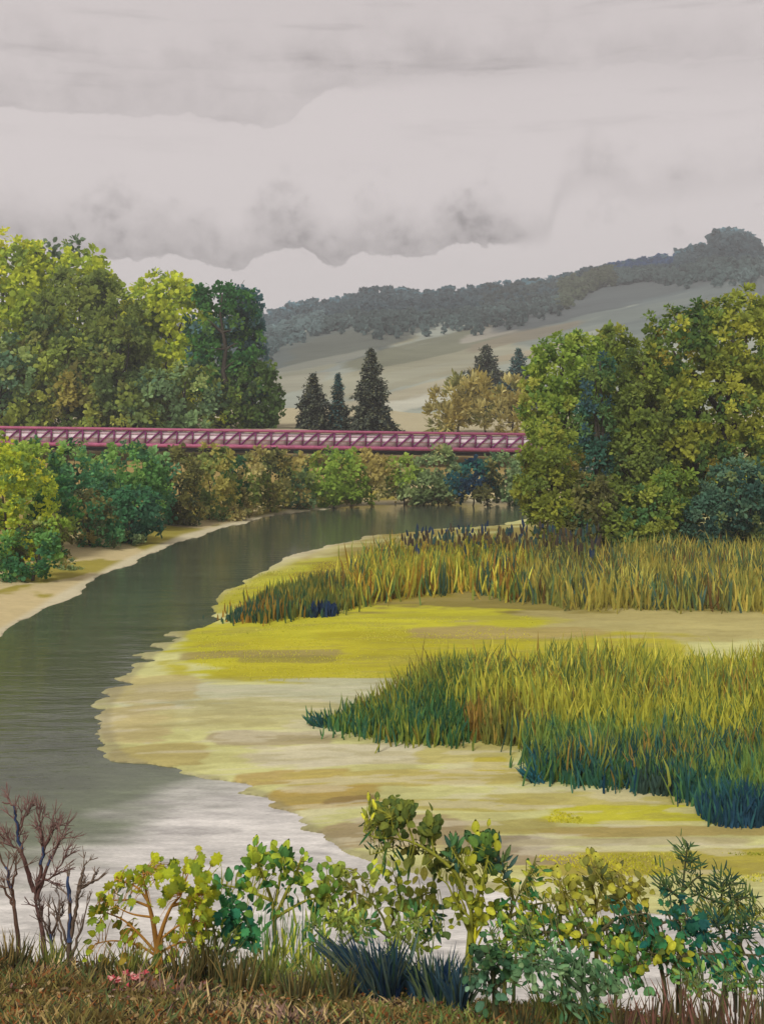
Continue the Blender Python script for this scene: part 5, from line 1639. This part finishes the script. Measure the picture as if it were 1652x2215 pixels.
    plant("feathery_herb", "feathery lime herb right of the crooked sapling, over the teal level branch", "plant", 10.5,
          [(.9, [(1215, 2190), (1216, 2060), (1212, 1990), (1204, 1960)]), (.7, [(1215, 2020), (1180, 1985), (1160, 1975)]), (.7, [(1214, 2010), (1260, 1985), (1290, 1980)])], (110, 120, 56),
          [(1175, 1985, 44, 22, 22, 'lance', fine, 34, .4), (1250, 1985, 44, 20, 22, 'lance', [(150, 166, 66), (120, 150, 66)], 34, .3), (1215, 2010, 50, 22, 18, 'lance', fine2, 34, .2)], seed=133)

    # ---- grass tufts and dry stalks
    BL = [((52, 74, 82), 3), ((40, 62, 76), 2.5), ((76, 92, 84), 2), ((92, 104, 84), 1.4), ((36, 58, 90), 1), ((56, 84, 64), 1)]
    grass_tuft("dense blue grey grass clump swept to the left, below the crooked sapling", 822, 0, 48, 300, .3, .62, BL, 31, 9.35, .34, .024, (-.3, -.1))
    grass_tuft("blue grey grass clump around the foot of the crooked sapling", 940, 0, 54, 260, .26, .52, BL + [((92, 108, 72), 2)], 32, 9.45, .3, .024, (-.14, -.05))
    grass_tuft("dark blade cluster tight against the sapling foot, right of the blue grey clumps", 994, 0, 16, 46, .28, .5, BL[:2] + [((58, 72, 54), 2)], 33, 9.1, .3, .022)
    DR = [((96, 88, 54), 3), ((78, 76, 50), 2.5), ((120, 104, 62), 2), ((88, 96, 60), 1.5), ((60, 60, 44), 1)]
    for i, (cx, rx, n, h0, h1, Yt, lab) in enumerate([
            (20, 40, 90, .15, .4, 8.9, "dry grass tuft in front of the leftmost bare shrub"), (210, 36, 70, .12, .32, 9.1, "dry grass tuft between the forked shrub and the pink flowers"),
            (398, 30, 70, .2, .42, 9.0, "dark grass tuft right of the yellow shrub's trunk"), (455, 36, 90, .25, .55, 9.2, "tall thin grass tuft left of the teal stem"),
            (520, 34, 90, .2, .45, 8.9, "olive grass tuft below the teal stem"), (640, 40, 90, .14, .34, 8.8, "olive grass tuft below the thin stalks"),
            (735, 30, 70, .2, .42, 9.0, "grass tuft between the thin stalks and the blue grey clump"), (1130, 40, 60, .12, .3, 8.6, "dry grass tuft between the two small shrubs at the bottom")]):
        grass_tuft(lab, cx, 0, rx, n, h0, h1, DR + [((70, 84, 60), 1.5)] * (i % 2), 40 + i, Yt, .22, .014)
    for i, (cx, rx, n, h0, h1, Yt, lab) in enumerate([
            (290, 34, 80, .14, .36, 9.2, "olive grass tuft at the foot of the yellow leaved shrub"), (585, 30, 90, .2, .46, 9.3, "fresh green grass tuft around the left thin stalks"),
            (692, 26, 80, .18, .42, 9.2, "loose olive grass tuft around the right thin stalks"), (1200, 40, 90, .14, .36, 9.0, "loose green grass tuft under the grey green arching shrub"),
            (1296, 30, 70, .14, .36, 8.8, "loose olive grass tuft left of the dry stalks"), (110, 36, 90, .12, .34, 9.2, "pale tangled grass tuft around the short dark bare shrub")]):
        grass_tuft(lab, cx, 0, rx, n, h0, h1, [((128, 132, 66), 3), ((104, 116, 60), 3), ((152, 146, 82), 2), ((84, 102, 64), 1.5)], 140 + i, Yt, .3, .014)
    PK = [((112, 88, 70), 3), ((136, 96, 86), 2), ((88, 80, 56), 2.5), ((104, 100, 66), 1.5), ((70, 60, 52), 1)]
    for i, (cx, rx, n, h1, Yt, lab) in enumerate([
            (1346, 26, 34, .40, 8.65, "leftmost tuft of dry brown stalks in the lower right corner"), (1412, 28, 40, .46, 8.7, "tuft of dry stalks right of the leftmost one in the lower right corner"),
            (1470, 24, 36, .62, 8.75, "tallest tuft of pinkish dry stalks under the leafy creeper"), (1530, 28, 40, .48, 8.7, "dry stalk tuft just right of the tallest pinkish one"),
            (1590, 30, 44, .56, 8.75, "dry stalk tuft second from the right picture edge"), (1650, 30, 44, .62, 8.7, "dry stalk tuft cut by the right picture edge")]):
        grass_tuft(lab, cx, 0, rx, n, h1 * .45, h1, PK, 60 + i, Yt, .22, .016, group='dry stalk tufts in the lower right corner', name="dry_stalk_tuft", cat="dry stalks", curve=.15)

    # ---- grass and litter over the whole near bank
    r = np.random.default_rng(77)
    n = 26000
    Yb = r.uniform(6.6, 10.0, n)
    X = r.uniform(-.42, .42, n) * Yb * 1.15
    z = ground_z(X, Yb)
    ok = z > 1.2
    X, Yb, z = X[ok], Yb[ok], z[ok]
    n = len(X)
    left = 1 - smooth(X / Yb, -.1, .3)
    h = r.uniform(.02, .10, n) * (.55 + .75 * left) * (1 + .5 * vnoise(X * 1.5, Yb * 2, 8))
    root = np.column_stack([X, Yb, z - .01])
    tip = root + np.column_stack([r.normal(0, .7, n), r.normal(-.1, .5, n), np.ones(n)]) * h[:, None]
    f = fbm(X * 1.1, Yb * 2.2, 31, 4)
    C = pick([((96, 84, 50), 3), ((112, 104, 58), 3), ((78, 74, 48), 2.5), ((142, 122, 78), 2), ((134, 90, 54), 1), ((84, 96, 58), 2.4), ((62, 54, 44), 1.4), ((168, 148, 104), 1.1), ((128, 104, 92), .8)], f, r, .28, .64)
    gm = (r.random(n) < .6 * smooth(X / Yb, -.12, .22))
    C[gm] = pick([((96, 112, 58), 3), ((116, 128, 66), 2), ((74, 96, 56), 2), ((136, 134, 74), 1)], f[gm], r, .4, .72)
    V, Fc, C = blades(root, tip, r.uniform(.007, .02, n), np.column_stack([r.normal(0, .3, n), r.normal(0, .2, n), 0 * h]) * h[:, None], C * (1 + .15 * r.normal(0, 1, (n, 1))), r)
    o = mesh_np("bank_grass", V, Fc, M_REED, C)
    set_props(o, "short dry brown and olive grass covering the near bank", "grass", None, 'stuff')
    n = 5200
    Yl = r.uniform(6.6, 9.9, n)
    X = r.uniform(-.45, .42, n) * Yl * 1.1
    z = ground_z(X, Yl) + r.uniform(.01, .07, n)
    pos = np.column_stack([X, Yl, z])[z > 1.2]
    n = len(pos)
    U = np.column_stack([r.normal(0, 1, n), r.normal(0, 1, n), r.normal(0, .3, n)])
    N = unit(np.array([0, -.35, 1.0]) + r.normal(0, .45, (n, 3)))
    L = r.uniform(.02, .055, n)
    V, Fc = leaves(pos, U, N, L, L * r.uniform(.4, .8, n))
    C = pick([((150, 96, 54), 3), ((126, 104, 62), 3), ((176, 150, 104), 2), ((104, 62, 46), 2), ((196, 176, 146), 1), ((88, 98, 58), 1.5), ((150, 110, 104), 1)],
             fbm(pos[:, 0] * 1.6, pos[:, 1] * 2.4, 61, 3), r, .4, 1.0)
    o = mesh_np("fallen_leaves", V, Fc, M_REED, np.repeat(C, 4, 0))
    set_props(o, "fallen rust, tan and pale leaves scattered through the grass of the near bank", "leaves", None, 'stuff')
    # fallen twigs lying across the bank
    for i, (a, b, lab) in enumerate([((-10, 2080), (170, 2130), "long fallen twig lying in front of the bare shrubs"), ((120, 2150), (300, 2170), "fallen twig lying just below the pink flowers"),
                                     ((20, 2180), (190, 2200), "fallen twig lying in the bottom left corner"), ((420, 2160), (560, 2190), "fallen twig lying under the olive grass tuft")]):
        sp = Soup()
        pts = []
        for t in np.linspace(0, 1, 9):
            px, py = a[0] + (b[0] - a[0]) * t, a[1] + (b[1] - a[1]) * t
            Yk = 8.0
            for _ in range(12):
                zz = gz((px - CX) * Yk / F, Yk)
                Yk = (H - zz) * F / (py - HZ)
            pts.append([(px - CX) * Yk / F, Yk + r.normal(0, .02), zz + .02 + abs(r.normal(0, .012))])
        pts = np.array(pts)
        sp.tube(pts, np.linspace(.014, .005, 9), 6)
        c = pts.mean(0)
        V = np.concatenate(sp.v) - c
        o = mesh_np("fallen_twig", V, np.concatenate(sp.f), M_STEM, np.tile(alb((84, 70, 50), KN), (len(V), 1)))
        o.location = c
        set_props(o, lab, "twig", 'fallen twigs on the near bank')


build_ground()
build_river()
build_hill()
build_ridge_wood()
build_bridge()
build_trees()
build_reeds()
build_near()
build_sward()

# pale valley air
m, nt, out = new_mat("haze_air")
vol = node(nt, 'ShaderNodeVolumePrincipled', Density=0.0006, Anisotropy=0.0)
vol.inputs['Color'].default_value = (0.93, 0.95, 0.97, 1)
nt.links.new(vol.outputs[0], out.inputs['Volume'])
hz = Soup()
hz.box((0, 700, 69), (4200, 1640, 162))
o = hz.build("haze", m)
set_props(o, "thin pale mist lying over the whole valley", "haze", None, 'stuff')
